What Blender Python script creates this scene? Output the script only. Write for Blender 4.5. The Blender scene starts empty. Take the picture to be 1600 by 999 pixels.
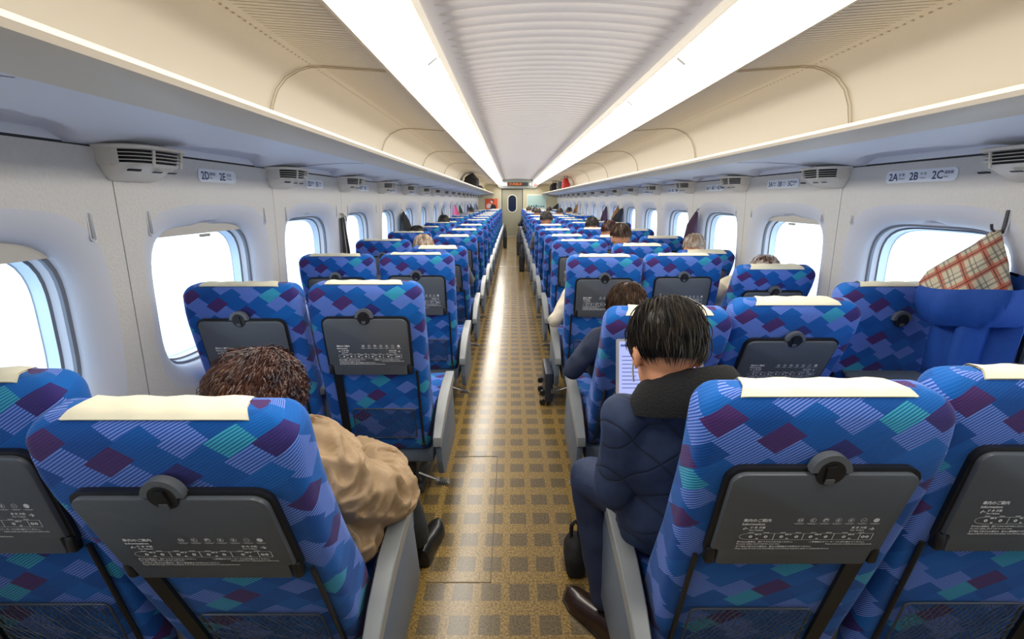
import bpy, bmesh, math, random
from mathutils import Vector, Matrix, Euler, noise
PI = math.pi
random.seed(7)
scn = bpy.context.scene
COL = scn.collection

# ------------------------------------------------------------------ camera, world, light, exposure
CAMZ = 1.41
cam_d = bpy.data.cameras.new('camera'); cam_d.lens = 16.0; cam_d.sensor_width = 36.0; cam_d.clip_start = .02; cam_d.clip_end = 300
cam = bpy.data.objects.new('camera', cam_d); COL.objects.link(cam)
cam.location = (0, 0, CAMZ); cam.rotation_euler = (math.radians(90 - 14.73), 0, 0)
scn.camera = cam
scn.view_settings.view_transform = 'Standard'; scn.view_settings.look = 'None'
scn.view_settings.gamma = 1.0; scn.view_settings.use_curve_mapping = False
scn.view_settings.exposure = 0.22
w = bpy.data.worlds.new('sky'); scn.world = w; w.use_nodes = True
bg = w.node_tree.nodes['Background']
bg.inputs[0].default_value = (.72, .86, 1.0, 1); bg.inputs[1].default_value = 3.2
STRIP = 11.5
SUN = None
C0 = .228                    # the car's centre line; the aisle (x = 0) lies left of it
END = 18.6
BACK = -1.0
STRIP0 = -.1             # the light strips begin here
ROWS = 17
TOPY = lambda r: 1.80 + 1.04 * (r - 2) + (.03 if r == 1 else 0)

# ------------------------------------------------------------------ materials
MATS = {}
def nt(name):
    m = bpy.data.materials.new(name); m.use_nodes = True
    return m, m.node_tree, m.node_tree.nodes['Principled BSDF']
def rgb(r, g, b):
    f = lambda c: ((c / 255 + .055) / 1.055) ** 2.4 if c > 10 else c / 255 / 12.92
    return (f(r), f(g), f(b), 1)
def mat(name, col, rough=.5, metal=0, spec=.5, bump=0, bscale=100, sheen=0, vary=0):
    if name in MATS: return MATS[name]
    m, t, b = nt(name)
    b.inputs['Base Color'].default_value = col if len(col) == 4 else (*col, 1)
    b.inputs['Roughness'].default_value = rough; b.inputs['Metallic'].default_value = metal
    b.inputs['Specular IOR Level'].default_value = spec
    if sheen: b.inputs['Sheen Weight'].default_value = sheen
    if bump or vary:
        tc = t.nodes.new('ShaderNodeTexCoord'); n = t.nodes.new('ShaderNodeTexNoise'); n.inputs['Scale'].default_value = bscale
        n.inputs['Detail'].default_value = 4
        t.links.new(tc.outputs['Object'], n.inputs['Vector'])
        if bump:
            bp = t.nodes.new('ShaderNodeBump'); bp.inputs['Strength'].default_value = bump; bp.inputs['Distance'].default_value = .01
            t.links.new(n.outputs['Fac'], bp.inputs['Height']); t.links.new(bp.outputs['Normal'], b.inputs['Normal'])
        if vary:
            mx = t.nodes.new('ShaderNodeMix'); mx.data_type = 'RGBA'
            mx.inputs[6].default_value = [c * (1 - vary) for c in col[:3]] + [1]; mx.inputs[7].default_value = [min(1, c * (1 + vary)) for c in col[:3]] + [1]
            t.links.new(n.outputs['Fac'], mx.inputs[0]); t.links.new(mx.outputs[2], b.inputs['Base Color'])
    MATS[name] = m
    return m
def M(t, op, a, b=None, c=None):
    n = t.nodes.new('ShaderNodeMath'); n.operation = op
    for k, v in enumerate((a, b, c)):
        if v is None: continue
        if isinstance(v, (int, float)): n.inputs[k].default_value = v
        else: t.links.new(v, n.inputs[k])
    return n.outputs[0]
def MIX(t, f, a, b):
    n = t.nodes.new('ShaderNodeMix'); n.data_type = 'RGBA'
    if isinstance(f, (int, float)): n.inputs[0].default_value = f
    else: t.links.new(f, n.inputs[0])
    for k, v in ((6, a), (7, b)):
        if isinstance(v, tuple): n.inputs[k].default_value = v
        else: t.links.new(v, n.inputs[k])
    return n.outputs[2]

def fabric():
    m, t, b = nt('zigzag_moquette')
    uv = t.nodes.new('ShaderNodeUVMap'); sp = t.nodes.new('ShaderNodeSeparateXYZ'); t.links.new(uv.outputs[0], sp.inputs[0])
    u, v = sp.outputs[0], sp.outputs[1]
    p = M(t, 'DIVIDE', u, .074); q = M(t, 'DIVIDE', v, .052)
    bb = M(t, 'MULTIPLY', M(t, 'SUBTRACT', p, q), .95); j = M(t, 'FLOOR', bb)
    a = M(t, 'MULTIPLY', M(t, 'ADD', M(t, 'ADD', p, q), M(t, 'MULTIPLY', j, .30)), .70)
    i = M(t, 'FLOOR', a)
    cb = t.nodes.new('ShaderNodeCombineXYZ'); t.links.new(i, cb.inputs[0]); t.links.new(j, cb.inputs[1])
    wn = t.nodes.new('ShaderNodeTexWhiteNoise'); wn.noise_dimensions = '2D'; t.links.new(cb.outputs[0], wn.inputs['Vector'])
    r = wn.outputs['Value']; sc = t.nodes.new('ShaderNodeSeparateColor'); t.links.new(wn.outputs['Color'], sc.inputs[0])
    r2 = sc.outputs[1]
    kk = M(t, 'FLOORED_MODULO', M(t, 'ADD', i, M(t, 'MULTIPLY', j, 2)), 5)
    even = M(t, 'ADD', M(t, 'LESS_THAN', kk, .5), M(t, 'LESS_THAN', M(t, 'ABSOLUTE', M(t, 'SUBTRACT', kk, 2)), .5))
    st = M(t, 'SINE', M(t, 'MULTIPLY', M(t, 'ADD', v, M(t, 'MULTIPLY', u, -.65)), 2 * PI / .0068))
    st = M(t, 'MULTIPLY_ADD', st, .9, .45); st = M(t, 'MINIMUM', M(t, 'MAXIMUM', st, 0.0), 1.0)
    blue = MIX(t, r2, (.002, .065, .30, 1), (.004, .120, .46, 1))
    lav = MIX(t, st, (.008, .085, .42, 1), (.19, .29, .74, 1))
    teal = MIX(t, st, (.004, .15, .36, 1), (.06, .42, .56, 1))
    mar = MIX(t, r2, (.022, .026, .17, 1), (.070, .024, .13, 1))
    c = MIX(t, M(t, 'MULTIPLY', even, M(t, 'GREATER_THAN', r, .84)), blue, teal)
    c = MIX(t, M(t, 'MULTIPLY', even, M(t, 'LESS_THAN', r, .74)), c, lav)
    odd = M(t, 'LESS_THAN', M(t, 'ABSOLUTE', M(t, 'SUBTRACT', kk, 3)), .5)
    c = MIX(t, M(t, 'MULTIPLY', odd, M(t, 'LESS_THAN', r, .55)), c, mar)
    t.links.new(c, b.inputs['Base Color'])
    b.inputs['Roughness'].default_value = .85; b.inputs['Sheen Weight'].default_value = .12; b.inputs['Specular IOR Level'].default_value = .2
    b.inputs['Sheen Roughness'].default_value = .5
    bp = t.nodes.new('ShaderNodeBump'); bp.inputs['Strength'].default_value = .25; bp.inputs['Distance'].default_value = .002
    t.links.new(st, bp.inputs['Height']); t.links.new(bp.outputs[0], b.inputs['Normal'])
    return m
FAB = fabric()

def floor_mat():
    m, t, b = nt('tan_floor_with_squares')
    tc = t.nodes.new('ShaderNodeTexCoord'); sp = t.nodes.new('ShaderNodeSeparateXYZ'); t.links.new(tc.outputs['Object'], sp.inputs[0])
    x, y = sp.outputs[0], sp.outputs[1]
    fx = M(t, 'ABSOLUTE', M(t, 'SUBTRACT', M(t, 'FRACT', M(t, 'DIVIDE', M(t, 'ADD', x, 10.0), .105)), .5))
    fy = M(t, 'ABSOLUTE', M(t, 'SUBTRACT', M(t, 'FRACT', M(t, 'DIVIDE', M(t, 'ADD', y, 10.03), .135)), .5))
    sq = M(t, 'MULTIPLY', M(t, 'LESS_THAN', fx, .35), M(t, 'LESS_THAN', fy, .28))
    n1 = t.nodes.new('ShaderNodeTexNoise'); n1.inputs['Scale'].default_value = 130; n1.inputs['Detail'].default_value = 3
    t.links.new(tc.outputs['Object'], n1.inputs['Vector'])
    n2 = t.nodes.new('ShaderNodeTexNoise'); n2.inputs['Scale'].default_value = 2.2; t.links.new(tc.outputs['Object'], n2.inputs['Vector'])
    cr = t.nodes.new('ShaderNodeMapRange'); cr.inputs[1].default_value = .35; cr.inputs[2].default_value = .65; t.links.new(n1.outputs[0], cr.inputs[0])
    base = MIX(t, cr.outputs[0], rgb(104, 82, 40), rgb(164, 136, 80))
    dark = MIX(t, cr.outputs[0], rgb(76, 66, 46), rgb(108, 94, 68))
    c = MIX(t, M(t, 'MULTIPLY', sq, .85), base, dark)
    t.links.new(c, b.inputs['Base Color'])
    rr = t.nodes.new('ShaderNodeMapRange'); rr.inputs[3].default_value = .17; rr.inputs[4].default_value = .26; t.links.new(n2.outputs[0], rr.inputs[0])
    t.links.new(rr.outputs[0], b.inputs['Roughness']); b.inputs['Specular IOR Level'].default_value = .55
    bp = t.nodes.new('ShaderNodeBump'); bp.inputs['Strength'].default_value = .04; bp.inputs['Distance'].default_value = .002
    t.links.new(n1.outputs[0], bp.inputs['Height']); t.links.new(bp.outputs[0], b.inputs['Normal'])
    return m

def quilt_mat():
    m, t, b = nt('navy_quilted_cloth')
    tc = t.nodes.new('ShaderNodeTexCoord'); sp = t.nodes.new('ShaderNodeSeparateXYZ'); t.links.new(tc.outputs['Object'], sp.inputs[0])
    x, y, z = sp.outputs
    xx = M(t, 'ADD', x, M(t, 'MULTIPLY', y, .8))
    def tri(e): return M(t, 'ABSOLUTE', M(t, 'SUBTRACT', M(t, 'FRACT', M(t, 'DIVIDE', M(t, 'ADD', e, 5.0), .115)), .5))
    d = M(t, 'MAXIMUM', tri(M(t, 'ADD', xx, z)), tri(M(t, 'SUBTRACT', xx, z)))
    ln = M(t, 'POWER', M(t, 'MULTIPLY', d, 2.0), 14.0); h = M(t, 'MULTIPLY', M(t, 'SUBTRACT', 1.0, ln), 1.0)
    n = t.nodes.new('ShaderNodeTexNoise'); n.inputs['Scale'].default_value = 22; n.inputs['Detail'].default_value = 4; t.links.new(tc.outputs['Object'], n.inputs['Vector'])
    c = MIX(t, n.outputs[0], (.006, .014, .040, 1), (.034, .060, .145, 1))
    c = MIX(t, M(t, 'MULTIPLY', ln, .6), c, (.002, .004, .010, 1))
    t.links.new(c, b.inputs['Base Color']); b.inputs['Roughness'].default_value = .8
    bp = t.nodes.new('ShaderNodeBump'); bp.inputs['Strength'].default_value = .5; bp.inputs['Distance'].default_value = .004
    t.links.new(M(t, 'ADD', h, M(t, 'MULTIPLY', n.outputs[0], .8)), bp.inputs['Height']); t.links.new(bp.outputs[0], b.inputs['Normal'])
    return m

def plaid_mat():
    m, t, b = nt('plaid_lining')
    tc = t.nodes.new('ShaderNodeTexCoord'); mp = t.nodes.new('ShaderNodeMapping'); mp.inputs['Rotation'].default_value = (0, math.radians(38), 0)
    t.links.new(tc.outputs['Object'], mp.inputs[0]); sp = t.nodes.new('ShaderNodeSeparateXYZ'); cbx = t.nodes.new('ShaderNodeCombineXYZ'); s0 = t.nodes.new('ShaderNodeSeparateXYZ')
    t.links.new(tc.outputs['Object'], s0.inputs[0]); t.links.new(M(t, 'SUBTRACT', M(t, 'MULTIPLY', s0.outputs[0], .8), M(t, 'MULTIPLY', s0.outputs[1], .9)), cbx.inputs[0]); t.links.new(s0.outputs[2], cbx.inputs[2])
    t.links.new(cbx.outputs[0], mp.inputs[0]); t.links.new(mp.outputs[0], sp.inputs[0])
    def fr(e, per, off): return M(t, 'FRACT', M(t, 'DIVIDE', M(t, 'ADD', e, 5 + off), per))
    def band(f, a, c): return M(t, 'MULTIPLY', M(t, 'GREATER_THAN', f, a), M(t, 'LESS_THAN', f, c))
    fx, fz = fr(sp.outputs[0], .075, 0), fr(sp.outputs[2], .075, .01)
    c = (.62, .56, .40, 1)
    o = None
    for f in (fx, fz):
        o = MIX(t, M(t, 'MULTIPLY', band(f, .05, .30), .75), c if o is None else o, (.52, .10, .05, 1))
        o = MIX(t, M(t, 'MULTIPLY', band(f, .13, .18), .8), o, (.03, .02, .03, 1))
        o = MIX(t, M(t, 'MULTIPLY', band(f, .48, .56), .7), o, (.16, .15, .14, 1))
        o = MIX(t, M(t, 'MULTIPLY', band(f, .70, .74), .7), o, (.10, .09, .12, 1))
    t.links.new(o, b.inputs['Base Color']); b.inputs['Roughness'].default_value = .8
    return m

def glass_mat():
    m = bpy.data.materials.new('window_glass'); m.use_nodes = True; t = m.node_tree; t.nodes.clear()
    out = t.nodes.new('ShaderNodeOutputMaterial'); mx = t.nodes.new('ShaderNodeMixShader'); tr = t.nodes.new('ShaderNodeBsdfTransparent')
    gl = t.nodes.new('ShaderNodeBsdfGlossy'); fr = t.nodes.new('ShaderNodeFresnel'); fr.inputs[0].default_value = 1.35
    tr.inputs[0].default_value = (.93, .97, 1, 1); gl.inputs['Roughness'].default_value = .03
    t.links.new(fr.outputs[0], mx.inputs[0]); t.links.new(tr.outputs[0], mx.inputs[1]); t.links.new(gl.outputs[0], mx.inputs[2]); t.links.new(mx.outputs[0], out.inputs[0])
    return m
def emit(name, col, s):
    m = bpy.data.materials.new(name); m.use_nodes = True; t = m.node_tree; t.nodes.clear()
    out = t.nodes.new('ShaderNodeOutputMaterial'); e = t.nodes.new('ShaderNodeEmission'); e.inputs[0].default_value = (*col, 1); e.inputs[1].default_value = s
    t.links.new(e.outputs[0], out.inputs[0]); return m

CREAM = mat('cream_panel', rgb(241, 232, 214), .42, spec=.35)
CEIL = mat('ceiling_panel', rgb(236, 230, 226), .5, spec=.3)
RACKM = mat('rack_underside', rgb(232, 234, 242), .45, spec=.35)
NOSE = mat('rack_nose', rgb(226, 214, 194), .5, spec=.3)
WALLM = mat('textured_wall_panel', rgb(208, 206, 202), .7, bump=.35, bscale=95, vary=.05)
SURR = mat('window_surround', rgb(205, 208, 216), .5)
DARK = mat('dark_gap', (.012, .012, .014), .6)
ENDM = mat('end_wall_beige', rgb(200, 192, 160), .5)
DOORM = mat('door_olive', rgb(158, 154, 132), .45)
SIGNG = mat('sign_grey', rgb(122, 126, 122), .5)
VENTM = mat('vent_ivory', rgb(230, 223, 208), .4)
TRAYM = mat('tray_grey', (.095, .108, .124), .38, spec=.5, bump=.03, bscale=300)
BLK = mat('black_plastic', (.012, .012, .014), .4)
LATCH = mat('latch_grey', (.11, .12, .13), .35)
FRAMEM = mat('blue_grey_plastic', (.13, .165, .215), .45, spec=.4)
ARMM = mat('armrest_grey', (.22, .235, .24), .28, spec=.5)
METAL = mat('brushed_metal', (.6, .6, .6), .25, metal=1)
COVER = mat('cream_cloth_cover', rgb(238, 232, 206), .8, bump=.08, bscale=40)
WHITE = mat('white_print', (.85, .85, .85), .5)
PRINT = mat('navy_print', (.03, .05, .14), .5)
PLATE = mat('white_plate', rgb(225, 232, 242), .35)
NET = mat('net_cord', (.05, .06, .08), .4, spec=.6)
GASK = mat('window_gasket', (.17, .19, .23), .5)
ALUM = mat('window_aluminium', rgb(190, 205, 222), .3, metal=.4)
SHADE = mat('window_shade', rgb(188, 184, 176), .6)
SKIN = mat('skin', rgb(214, 150, 112), .5, bump=.03, bscale=60)
FLOORM = floor_mat(); QUILT = quilt_mat(); PLAID = plaid_mat(); GLASS = glass_mat()
LIGHTM = emit('light_diffuser', (1.0, .945, .85), STRIP)

# ------------------------------------------------------------------ mesh helpers
class MB:
    def __init__(s): s.v = []; s.f = []; s.uv = []; s.mi = []; s.cm = 0; s.has_uv = False
    def add(s, vs, fs, uvs=None):
        o = len(s.v); s.v += [tuple(p) for p in vs]
        for k, f in enumerate(fs):
            s.f.append([i + o for i in f]); s.mi.append(s.cm)
            s.uv.append(uvs[k] if uvs else None)
        if uvs: s.has_uv = True
        return s
    def box(s, x0, x1, y0, y1, z0, z1, bev=0, seg=2):
        if bev <= 0:
            vs = [(x, y, z) for x in (x0, x1) for y in (y0, y1) for z in (z0, z1)]
            return s.add(vs, [(0, 1, 3, 2), (4, 6, 7, 5), (0, 4, 5, 1), (2, 3, 7, 6), (0, 2, 6, 4), (1, 5, 7, 3)])
        bm = bmesh.new(); bmesh.ops.create_cube(bm, size=1)
        for v in bm.verts: v.co = Vector(((x0 + x1) / 2 + v.co.x * (x1 - x0), (y0 + y1) / 2 + v.co.y * (y1 - y0), (z0 + z1) / 2 + v.co.z * (z1 - z0)))
        bmesh.ops.bevel(bm, geom=bm.edges[:], offset=bev, segments=seg, profile=.5, affect='EDGES')
        return s.bm(bm)
    def bm(s, bm, mtx=None):
        bm.verts.index_update()
        vs = [(mtx @ v.co if mtx else v.co.copy()) for v in bm.verts]; fs = [[v.index for v in f.verts] for f in bm.faces]
        bm.free(); return s.add(vs, fs)
    def loft(s, rings, closed=True, caps=True, uvs=None):
        n = len(rings[0]); vs = [p for r in rings for p in r]; fs = []; fu = []
        for a in range(len(rings) - 1):
            for k in range(n if closed else n - 1):
                k2 = (k + 1) % n
                fs.append((a * n + k, a * n + k2, (a + 1) * n + k2, (a + 1) * n + k))
                if uvs: fu.append([uvs[a][k], uvs[a][k + 1], uvs[a + 1][k + 1], uvs[a + 1][k]])
        if caps and closed:
            fs.append(tuple(range(n - 1, -1, -1))); fs.append(tuple((len(rings) - 1) * n + k for k in range(n)))
            if uvs:
                fu.append([(rings[0][k][0], rings[0][k][1]) for k in range(n - 1, -1, -1)])
                fu.append([(rings[-1][k][0], rings[-1][k][1] + uvs[-1][0][1] - rings[-1][0][1]) for k in range(n)])
        return s.add(vs, fs, fu if uvs else None)
    def tube(s, pts, r, n=8, closed=False):
        pts = [Vector(p) for p in pts]; L = len(pts); rings = []
        rr = r if isinstance(r, (list, tuple)) else [r] * L
        up = None
        for k in range(L):
            a = pts[(k - 1) % L] if (closed or k > 0) else pts[k]; b = pts[(k + 1) % L] if (closed or k < L - 1) else pts[k]
            d = (b - a).normalized() if (b - a).length > 1e-9 else Vector((0, 0, 1))
            if up is None: up = d.orthogonal().normalized()
            up = (up - d * up.dot(d)); up = up.normalized() if up.length > 1e-6 else d.orthogonal().normalized()
            sd = d.cross(up)
            rings.append([pts[k] + (up * math.cos(2 * PI * q / n) + sd * math.sin(2 * PI * q / n)) * rr[k] for q in range(n)])
        if closed: rings.append(rings[0]); return s.loft(rings, caps=False)
        return s.loft(rings)
    def prism(s, outline, fn, t):      # outline 2D points, fn(a,b,depth)->3D
        n = len(outline); A = [fn(a, b, 0) for a, b in outline]; B = [fn(a, b, t) for a, b in outline]
        fs = [tuple(range(n)), tuple(range(2 * n - 1, n - 1, -1))] + [(k, (k + 1) % n, n + (k + 1) % n, n + k) for k in range(n)]
        return s.add(A + B, fs)
    def ellipsoid(s, c, r, rot=None, nu=20, nv=12):
        R = rot if rot else Matrix.Identity(3); c = Vector(c); vs = [c + R @ Vector((0, 0, r[2]))]; fs = []
        for a in range(1, nv):
            th = PI * a / nv
            for k in range(nu):
                ph = 2 * PI * k / nu
                vs.append(c + R @ Vector((r[0] * math.sin(th) * math.cos(ph), r[1] * math.sin(th) * math.sin(ph), r[2] * math.cos(th))))
        vs.append(c + R @ Vector((0, 0, -r[2])))
        for k in range(nu):
            fs.append((0, 1 + k, 1 + (k + 1) % nu)); l = 1 + (nv - 2) * nu
            fs.append((l + (k + 1) % nu, l + k, len(vs) - 1))
        for a in range(nv - 2):
            for k in range(nu):
                p = 1 + a * nu; fs.append((p + k, p + nu + k, p + nu + (k + 1) % nu, p + (k + 1) % nu))
        return s.add(vs, fs)
    def mesh(s, name, mats, smooth=True, ang=40):
        me = bpy.data.meshes.new(name); me.from_pydata(s.v, [], s.f)
        for m in (mats if isinstance(mats, (list, tuple)) else [mats]): me.materials.append(m)
        me.polygons.foreach_set('material_index', s.mi)
        if s.has_uv:
            l = me.uv_layers.new(name='UVMap'); k = 0
            for f, u in zip(s.f, s.uv):
                for q in range(len(f)):
                    l.data[k].uv = u[q] if u else (0, 0); k += 1
        bm = bmesh.new(); bm.from_mesh(me); bmesh.ops.recalc_face_normals(bm, faces=bm.faces[:]); bm.to_mesh(me); bm.free()
        if smooth:
            me.polygons.foreach_set('use_smooth', [True] * len(me.polygons)); me.set_sharp_from_angle(angle=math.radians(ang))
        me.update(); return me
def obj(name, data, parent=None, loc=None, rot=None):
    o = bpy.data.objects.new(name, data); COL.objects.link(o)
    if parent: o.parent = parent
    if loc: o.location = loc
    if rot: o.rotation_euler = rot
    return o
def build(name, mb, m, parent=None, loc=None, smooth=True, ang=40): return obj(name, mb.mesh(name, m, smooth, ang), parent, loc)
def tag(o, label=None, cat=None, group=None, kind=None):
    if label: o['label'] = label
    if cat: o['category'] = cat
    if group: o['group'] = group
    if kind: o['kind'] = kind
    return o
def empty(name, loc=(0, 0, 0), rot=None):
    o = obj(name, None, None, loc, rot); o.empty_display_size = .1; return o
def struct(name, mb, m, smooth=True, ang=40): return tag(build(name, mb, m, smooth=smooth, ang=ang), kind='structure')
def dup(root, loc=None, rotz=None):
    r = root.copy(); COL.objects.link(r)
    if loc is not None: r.location = loc
    if rotz is not None: r.rotation_euler = (0, 0, rotz)
    for ch in list(root.children):
        c = ch.copy(); COL.objects.link(c); c.parent = r
        for g in ch.children:
            d = g.copy(); COL.objects.link(d); d.parent = c
    return r
TXT = {}
def text_geo(s, size, font_scale_x=1.0, align='LEFT', bold=0.0):
    key = (s, align, bold)
    if key not in TXT:
        cu = bpy.data.curves.new('t', 'FONT'); cu.body = s; cu.size = 1; cu.align_x = align; cu.resolution_u = 2; cu.offset = bold
        o = bpy.data.objects.new('t', cu); COL.objects.link(o); dg = bpy.context.evaluated_depsgraph_get()
        me = bpy.data.meshes.new_from_object(o.evaluated_get(dg))
        TXT[key] = ([v.co.copy() for v in me.vertices], [tuple(p.vertices) for p in me.polygons])
        bpy.data.objects.remove(o); bpy.data.curves.remove(cu); bpy.data.meshes.remove(me)
    vs, fs = TXT[key]
    return [(v.x * size * font_scale_x, v.y * size) for v in vs], fs
def put_text(mb, s, a, b, size, fn, sx=1.0, align='LEFT', bold=0.012):
    vs, fs = text_geo(s, size, sx, align, bold); mb.add([fn(a + p, b + q) for p, q in vs], fs)
def rrect(x0, x1, z0, z1, r, n=6):
    out = []
    for cx, cz, a0 in ((x1 - r, z1 - r, 0), (x0 + r, z1 - r, 90), (x0 + r, z0 + r, 180), (x1 - r, z0 + r, 270)):
        for k in range(n + 1):
            a = math.radians(a0 + 90 * k / n); out.append((cx + r * math.cos(a), cz + r * math.sin(a)))
    return out
def lerp(tab, z):
    if z <= tab[0][0]: return tab[0][1]
    for (a, p), (b, q) in zip(tab, tab[1:]):
        if z <= b: return p + (q - p) * (z - a) / (b - a)
    return tab[-1][1]

# ------------------------------------------------------------------ the car: ceiling, racks, walls
def extrude_profile(mb, prof, y0=BACK, y1=END, ny=2):
    ys = [y0 + (y1 - y0) * k / (ny - 1) for k in range(ny)]
    mb.loft([[(x, y, z) for x, z in prof] for y in ys], closed=False, caps=False)
# floor
f = MB(); f.box(C0 - 1.75, C0 + 1.75, BACK - .1, END + .1, -.06, 0); struct('floor', f, FLOORM, smooth=False)
f = MB()
for y in (9.9, 13.2, 13.9): f.box(-.26, .26, y, y + .05, 0, .003)
tag(build('trim_1', f, METAL), kind='structure')
f = MB()
for x0, x1, y0, y1 in ((-.33, -.08, 2.30, 2.304), (-.33, -.08, 1.42, 1.424), (-.084, -.08, 1.42, 2.30)): f.box(x0, x1, y0, y1, 0, .0015)
tag(build('trim_2', f, mat('floor_seam', rgb(96, 84, 58), .5)), kind='structure')
# ribbed centre ceiling
c = MB(); c.cm = 0
arch = [(C0 + .60 * k / 12, 2.215 - .045 * (k / 12) ** 2 - (.02 if abs(k) == 12 else 0)) for k in range(-12, 13)]
extrude_profile(c, arch)
c.cm = 0
y = BACK + .1
while y < END - .2:
    rings = []
    for k in range(-16, 17):
        t = k / 16; x = C0 + .545 * t; zc = 2.215 - .045 * (x - C0) ** 2 / .36
        e = math.sqrt(max(0, 1 - abs(t) ** 8)); hh = .026 * e + .001; dp = .012 * e + .0005
        rings.append([(x, y + hh * math.cos(a), zc - dp * math.sin(a)) for a in [PI * q / 6 for q in range(7)]])
    c.loft(rings, closed=False, caps=False)
    y += .104
c.cm = 1
for s in (-1, 1):
    extrude_profile(c, [(C0 + s * .595, 2.168), (C0 + s * .585, 2.150), (C0 + s * .598, 2.118)])
struct('ceiling', c, [CEIL, CREAM])
for s, nm in ((-1, 'left'), (1, 'right')):
    X = lambda v: C0 + s * v
    # upper cream panel, back of the luggage rack
    p = MB()
    extrude_profile(p, [(X(.79), 1.992), (X(.80), 1.985), (X(1.12), 2.005), (X(1.20), 1.995), (X(1.27), 1.965), (X(1.325), 1.91), (X(1.355), 1.84), (X(1.37), 1.77), (X(1.375), 1.66)])
    y = BACK
    # fine grooves of the flat part, first metres
    p.cm = 1
    k = 0
    while y < 9:
        p.add([(X(.81), y, 1.9847), (X(1.10), y, 2.0032), (X(1.10), y + .004, 2.0032), (X(.81), y + .004, 1.9847)], [(0, 1, 2, 3)]); y += .026
    y = BACK
    while y < 12:
        p.add([(X(1.135), y, 2.0015), (X(1.143), y, 2.0005), (X(1.143), y + .012, 2.0005), (X(1.135), y + .012, 2.0015)], [(0, 1, 2, 3)]); y += .034
    struct('trim_3' if s < 0 else 'trim_4', p, [CREAM, mat('groove_shade', rgb(196, 180, 150), .6)])
    # arched joints between the cabinet panels
    p = MB()
    for k in range(-1, 9):
        yy = 2.30 + 1.87 * k
        if yy < BACK + .1 or yy > END - .2: continue
        for dy in (0, .022):
            pts = [(X(.81), yy + dy, 1.982), (X(1.10), yy + dy, 2.0), (X(1.16), yy + dy, 1.998), (X(1.21), yy + dy, 1.985), (X(1.27), yy + dy, 1.955), (X(1.318), yy + dy, 1.905), (X(1.348), yy + dy, 1.84), (X(1.364), yy + dy, 1.77), (X(1.369), yy + dy, 1.67)]
            p.tube(pts, .0022, 5)
    struct('trim_5' if s < 0 else 'trim_6', p, mat('panel_joint', rgb(200, 186, 158), .5))
    # rack: deck, rounded nose and soffit
    r = MB()
    r.cm = 0
    nose = [(X(1.375), 1.655), (X(.945), 1.655), (X(.939), 1.664), (X(.931), 1.665), (X(.922), 1.652), (X(.928), 1.640), (X(.96), 1.630), (X(1.06), 1.629), (X(1.15), 1.633)]
    extrude_profile(r, nose)
    r.cm = 1
    ny = int((END - BACK) / .02); nx = 26
    rows = []
    for a in range(ny + 1):
        yy = BACK + (END - BACK) * a / ny; ring = []
        cy = (yy - (-.06 if s > 0 else 0)) / 1.04; dy = (cy - round(cy)) * 1.04
        for b in range(nx + 1):
            v = 1.15 + .43 * b / nx; z = 1.633 - .058 * (b / nx) ** 1.2
            e = (dy / .40) ** 2 + ((1.56 - v) / .19) ** 2
            z += .030 * max(0, min(1, (1 - e) / .25))
            ring.append((X(v), yy, z))
        rows.append(ring)
    r.loft(rows, closed=False, caps=False)
    r.cm = 2
    r.box(min(X(.943), X(.947)), max(X(.943), X(.947)), BACK, END, 1.655, 1.660)
    for k in range(-1, 18):       # thin joints across the soffit
        yy = 1.59 + .09 + 1.04 * k + (-.06 if s > 0 else 0)
        if k % 2: r.tube([(X(1.16), yy + .30, 1.6325), (X(1.24), yy + .16, 1.624), (X(1.36), yy + .05, 1.606), (X(1.54), yy, 1.577)], .0018, 4)
    struct('trim_7' if s < 0 else 'trim_8', r, [NOSE, RACKM, mat('joint_grey', rgb(140, 140, 150), .5)])
# light strips: one lamp thing per side
for s, nm in ((-1, 'left'), (1, 'right')):
    X = lambda v: C0 + s * v
    L = empty('ceiling_light', (C0 + s * .69, 8.65, 2.0))
    tag(L, 'long white ceiling light strip running along the %s side of ribbed ceiling' % nm, 'light', 'ceiling light strips')
    q = MB(); q.add([(s * (.605 - .69), STRIP0 - 8.65, .118), (s * (.785 - .69), STRIP0 - 8.65, -.012), (s * (.785 - .69), END - .1 - 8.65, -.012), (s * (.605 - .69), END - .1 - 8.65, .118)], [(0, 1, 2, 3)])
    o = build('diffuser', q, LIGHTM, L, smooth=False)
    h = MB()
    for e0, e1, z0, z1 in ((.594, .602, .112, .122), (.784, .794, -.022, -.008)):
        h.box(min(s * (e0 - .69), s * (e1 - .69)), max(s * (e0 - .69), s * (e1 - .69)), STRIP0 - 8.65, END - .1 - 8.65, z0, z1)
    h.add([(s * (.594 - .69), STRIP0 - 8.65, .13), (s * (.80 - .69), STRIP0 - 8.65, .13), (s * (.80 - .69), END - 8.65, .13), (s * (.594 - .69), END - 8.65, .13)], [(0, 1, 2, 3)])
    build('housing', h, CREAM, L, smooth=False)
    dm = None
    for k in range(-1, 15):
        yy = 2.56 + 1.04 * k - 8.65
        if dm is None:
            d = MB(); d.prism([(0, .110), (.045, .078), (.043, .076), (-.002, .108)], lambda a, b, t: (s * (.612 - .69 + a), t, b), .030); dm = d.mesh('divider', mat('divider_white', (.8, .78, .7), .5), smooth=False)
        obj('divider', dm, L, (0, yy, 0))

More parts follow.
